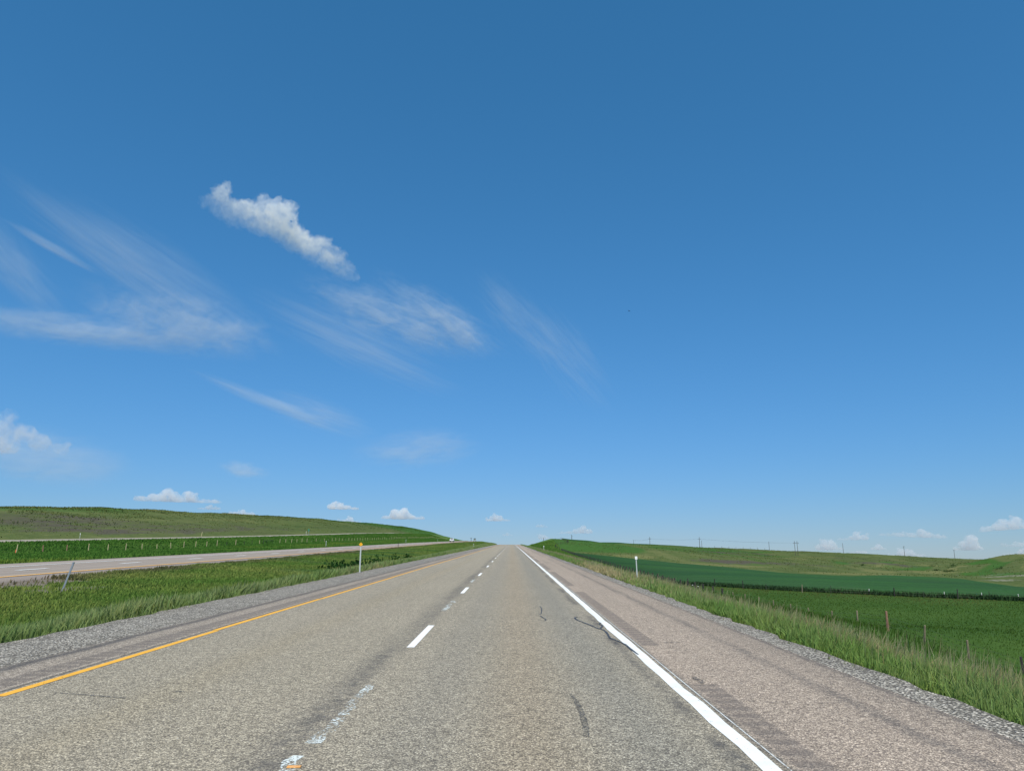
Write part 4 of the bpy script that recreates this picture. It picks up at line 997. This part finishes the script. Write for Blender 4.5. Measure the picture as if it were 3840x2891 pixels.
cumulus('domed white cloud above the right end of the left hill', -12.73, 4.42, heap(2.5, .95, 4, 8), flat=-0.399, od=1.9)
cumulus('pale cloud half hidden behind the left hill below the domed cloud', -12.39, 3.3, heap(2.2, .6, 4, 9), flat=-0.252, od=1.)
cumulus('bright white cloud right of the left hill with a taller left top', -8.22, 3.8, heap(3.4, 1.05, 5, 11), flat=-0.441, od=2.1)
cumulus('small white oval cloud straight above the end of the road', -1.08, 3.55, heap(1.95, .72, 4, 12), flat=-0.302, od=1.4)
cumulus('faint small cloud just right of the road crest', 2.3, 2.95, heap(1.0, .4, 3, 13), flat=-0.168, od=.5)
cumulus('faint cloud behind the left shoulder of the green hill', 2.57, 2.15, heap(1.3, .6, 3, 14), flat=-0.252, od=.7)
cumulus('thin wide white cloud above the green hill right of the crest', 4.9, 2.6, heap(2.7, .7, 5, 15), flat=-0.294, od=.9)
cumulus('tiny pale cloud low over the far end of the road', -.3, 2.3, heap(.9, .35, 3, 16), flat=-0.147, od=.5)
cumulus('white cloud on the right skyline beside the twin-legged frame', 22.77, 1.42, heap(2.0, .95, 4, 21), flat=-0.399, od=1.3)
cumulus('ridged white cloud above the right hillside poles', 24.37, 1.95, heap(2.2, .65, 4, 22), flat=-0.273, od=.9)
cumulus('long slanting white cloud over the right hillside', 28.0, 2.15, heap(4.2, .8, 5, 23), flat=-0.336, od=.8, tilt=4)
cumulus('heaped white cloud above the gully of the right hills', 31.12, 1.4, heap(1.9, 1.1, 4, 24), flat=-0.462, od=1.3)
cumulus('broad white cloud at the right edge of the sky', 34.0, 2.65, heap(4.6, 1.05, 6, 25), flat=-0.441, od=1.2, tilt=-4)
cumulus('pale cloud at the right edge below the broad one', 34.2, 1.45, heap(2.8, .8, 4, 26), flat=-0.336, od=.8)
cumulus('lowest bright cloud over the right bluff', 34.4, .85, heap(2.8, .6, 4, 27), flat=-0.252, od=1.2)
cumulus('small white cloud between two skyline poles on the right', 25.85, 1.25, heap(1.1, .6, 3, 28), flat=-0.252, od=1.)
cumulus('low white cloud touching the right skyline behind a pole', 27.5, .85, heap(2.4, .7, 4, 29), flat=-0.294, od=1.)
cumulus('low cloud strip on the skyline left of the second bare pole', 24.6, .95, heap(1.2, .4, 3, 30), flat=-0.168, od=.9)

ball = bmesh.new(); bmesh.ops.create_icosphere(ball, subdivisions=4, radius=1)
ball_me = bpy.data.meshes.new('cirrus_cloud'); ball.to_mesh(ball_me); ball.free()
def cirrus(label, az, el, a, b, tilt, od, stretch=(1.2, 3, 2.4), nscale=1.6, lo=.4, hi=.75):
    dist = 9000.; c, rt, dv, up_ = aim(az, el, dist); k = dist * R(1)
    me = ball_me.copy(); o = bpy.data.objects.new('cirrus_cloud', me); col.objects.link(o)
    dep = b * k * .2
    me.materials.append(cloud_mat('ice cloud vapour', od / dep, nscale, lo, hi, stretch, True))
    o.matrix_world = Matrix.Translation(c) @ Matrix((rt, dv, up_)).transposed().to_4x4() @ Matrix.Rotation(R(-tilt), 4, 'Y') @ Matrix.Diagonal((a * k, dep, b * k, 1))
    return tag(o, label, 'thin cloud', 'thin wispy clouds in the blue sky')
cirrus('wide veil of thin white cloud at the left edge, tapering to the left', -31.4, 15.4, 10.5, 1.5, 1, .62, (2.6, .3, 1.26), 2.6, .22, .66)
cirrus('broad mottled veil of thin cloud swelling right of the left edge', -25.2, 16.9, 8.6, 3., -6, .66, (2.6, .3, 1.48), 3., .25, .70)
cirrus('thin cloud streak slanting down from the upper left edge', -30.2, 20.4, 10., 1.9, -31, .27, (.8, .3, 1.97), 2.4, .24, .72)
cirrus('broad faint sheet beside the slanting left streak', -26.8, 20., 10., 2.8, -27, .30, (.9, .3, 2.30), 2.4, .24, .74)
cirrus('thin bright thread of cloud above the left veil', -33.6, 20.4, 4., .45, -22, .42, (.9, .3, 1.20), 1.6, .2, .62)
cirrus('feathery cloud band in the middle of the sky slanting down to the right', -9.6, 18.6, 9., 2.5, -18, .66, (2.2, .3, 1.97), 2.8, .25, .70)
cirrus('mottled upper rows of the feathery middle band', -5.8, 19.1, 7.4, 1.9, -28, .46, (2.2, .3, 1.97), 2.8, .27, .72)
cirrus('bright right end of the feathery middle band', -4.6, 18.0, 4.4, 1.7, -34, .50, (2.2, .3, 1.64), 2.8, .25, .70)
cirrus('faint curled wisp right of the feathery middle band', .4, 18.8, 6., 2.4, -46, .28, (1.1, .3, 2.30), 2.4, .27, .74)
cirrus('very faint ribs of cloud fading out right of the middle', 4.4, 15.8, 6.4, 3., -52, .27, (.8, .3, 3.01), 2.4, .29, .76)
cirrus('long faint streaks under the feathery middle band', -12.2, 16.4, 10.5, 2.6, -22, .40, (.8, .3, 2.41), 2.6, .25, .74)
cirrus('faint slanting streak low in the left sky', -18.6, 11.7, 6.8, .7, -19, .45, (.7, .3, 1.26), 1.8, .2, .66)
cirrus('soft widening tail of the low slanting streak', -15.2, 11., 5.8, 1.7, -16, .36, (.9, .3, 1.86), 2.2, .23, .72)
cirrus('pale smudge of thin cloud low in the middle sky', -7.4, 8.6, 6.2, 2.1, 5, .44, (1.4, .3, 1.53), 2.2, .22, .72)
cirrus('small faint cloud patch above the left hill', -19.9, 6.7, 2.2, .8, -8, .5, (1.2, .3, 1.26), 1.6, .2, .62)
cirrus('dim streak at the left edge above the wide veil', -36., 19., 5.8, 2., -42, .36, (.9, .3, 1.64), 1.8, .22, .7)
cirrus('faint pale veil around the cloud at the lower left edge of the sky', -32.9, 6.9, 6.8, 2.5, -4, .6, (1.2, .3, 1.42), 1.8, .2, .68)

# ------------------------------------------------------------------ light
SUN_EL, SUN_AZ = 55., 176.                                    # degrees; azimuth clockwise from straight ahead: high behind the camera
wd = NT('World', True); scene.world = wd.id
sky = wd.n('ShaderNodeTexSky', sky_type='NISHITA'); sky.sun_disc = False
sky.sun_elevation = R(SUN_EL); sky.sun_rotation = R(SUN_AZ)
sky.altitude = 3000; sky.air_density = 2.; sky.dust_density = 0.; sky.ozone_density = 8.
# the deep cool blue of the tinted windscreen and a phone camera
sp = wd.n('ShaderNodeSeparateColor'); wd.t.links.new(sky.outputs[0], sp.inputs[0]); cb = wd.n('ShaderNodeCombineColor')
for i, (k_, p_) in enumerate(((.50, 1.04), (.642, .73), (1.012, .85))):
    wd.t.links.new(wd.m('MULTIPLY', wd.m('POWER', wd.m('MULTIPLY', sp.outputs[i], .1), p_), 10. * k_), cb.inputs[i])
bg = wd.n('ShaderNodeBackground'); bg.inputs['Strength'].default_value = .10
wo = wd.n('ShaderNodeOutputWorld'); wd.t.links.new(cb.outputs[0], bg.inputs[0]); wd.t.links.new(bg.outputs[0], wo.inputs[0])
sd = Vector((math.sin(R(SUN_AZ)) * math.cos(R(SUN_EL)), math.cos(R(SUN_AZ)) * math.cos(R(SUN_EL)), math.sin(R(SUN_EL))))
sun = bpy.data.lights.new('sun', 'SUN'); sun.energy = 5.; sun.angle = R(.53); sun.color = (1., .94, .80)
so = bpy.data.objects.new('sun', sun); col.objects.link(so); so.rotation_euler = sd.to_track_quat('Z', 'Y').to_euler(); so.location = (0, -30, 60)

# ------------------------------------------------------------------ camera
cam = bpy.data.cameras.new('camera'); cam.sensor_width = 36.; cam.lens = 36. * 2774 / 3840; cam.clip_start = .1; cam.clip_end = 60000
cob = bpy.data.objects.new('camera', cam); col.objects.link(cob)
cob.location = (0, 0, 1.6); cob.rotation_euler = (R(90 + 13.617), 0, R(-.04))
scene.camera = cob
vs = scene.view_settings
vs.view_transform = 'Standard'; vs.look = 'None'; vs.exposure = 0.; vs.gamma = 1.; vs.use_curve_mapping = False
cy = scene.cycles
cy.max_bounces = 12; cy.diffuse_bounces = 3; cy.transparent_max_bounces = 12; cy.volume_bounces = 10; cy.volume_step_rate = .4; cy.volume_max_steps = 128
cy.use_denoising = True; cy.use_adaptive_sampling = False; cy.denoiser = 'OPENIMAGEDENOISE'; cy.denoising_input_passes = 'RGB_ALBEDO_NORMAL'; cy.denoising_prefilter = 'ACCURATE'
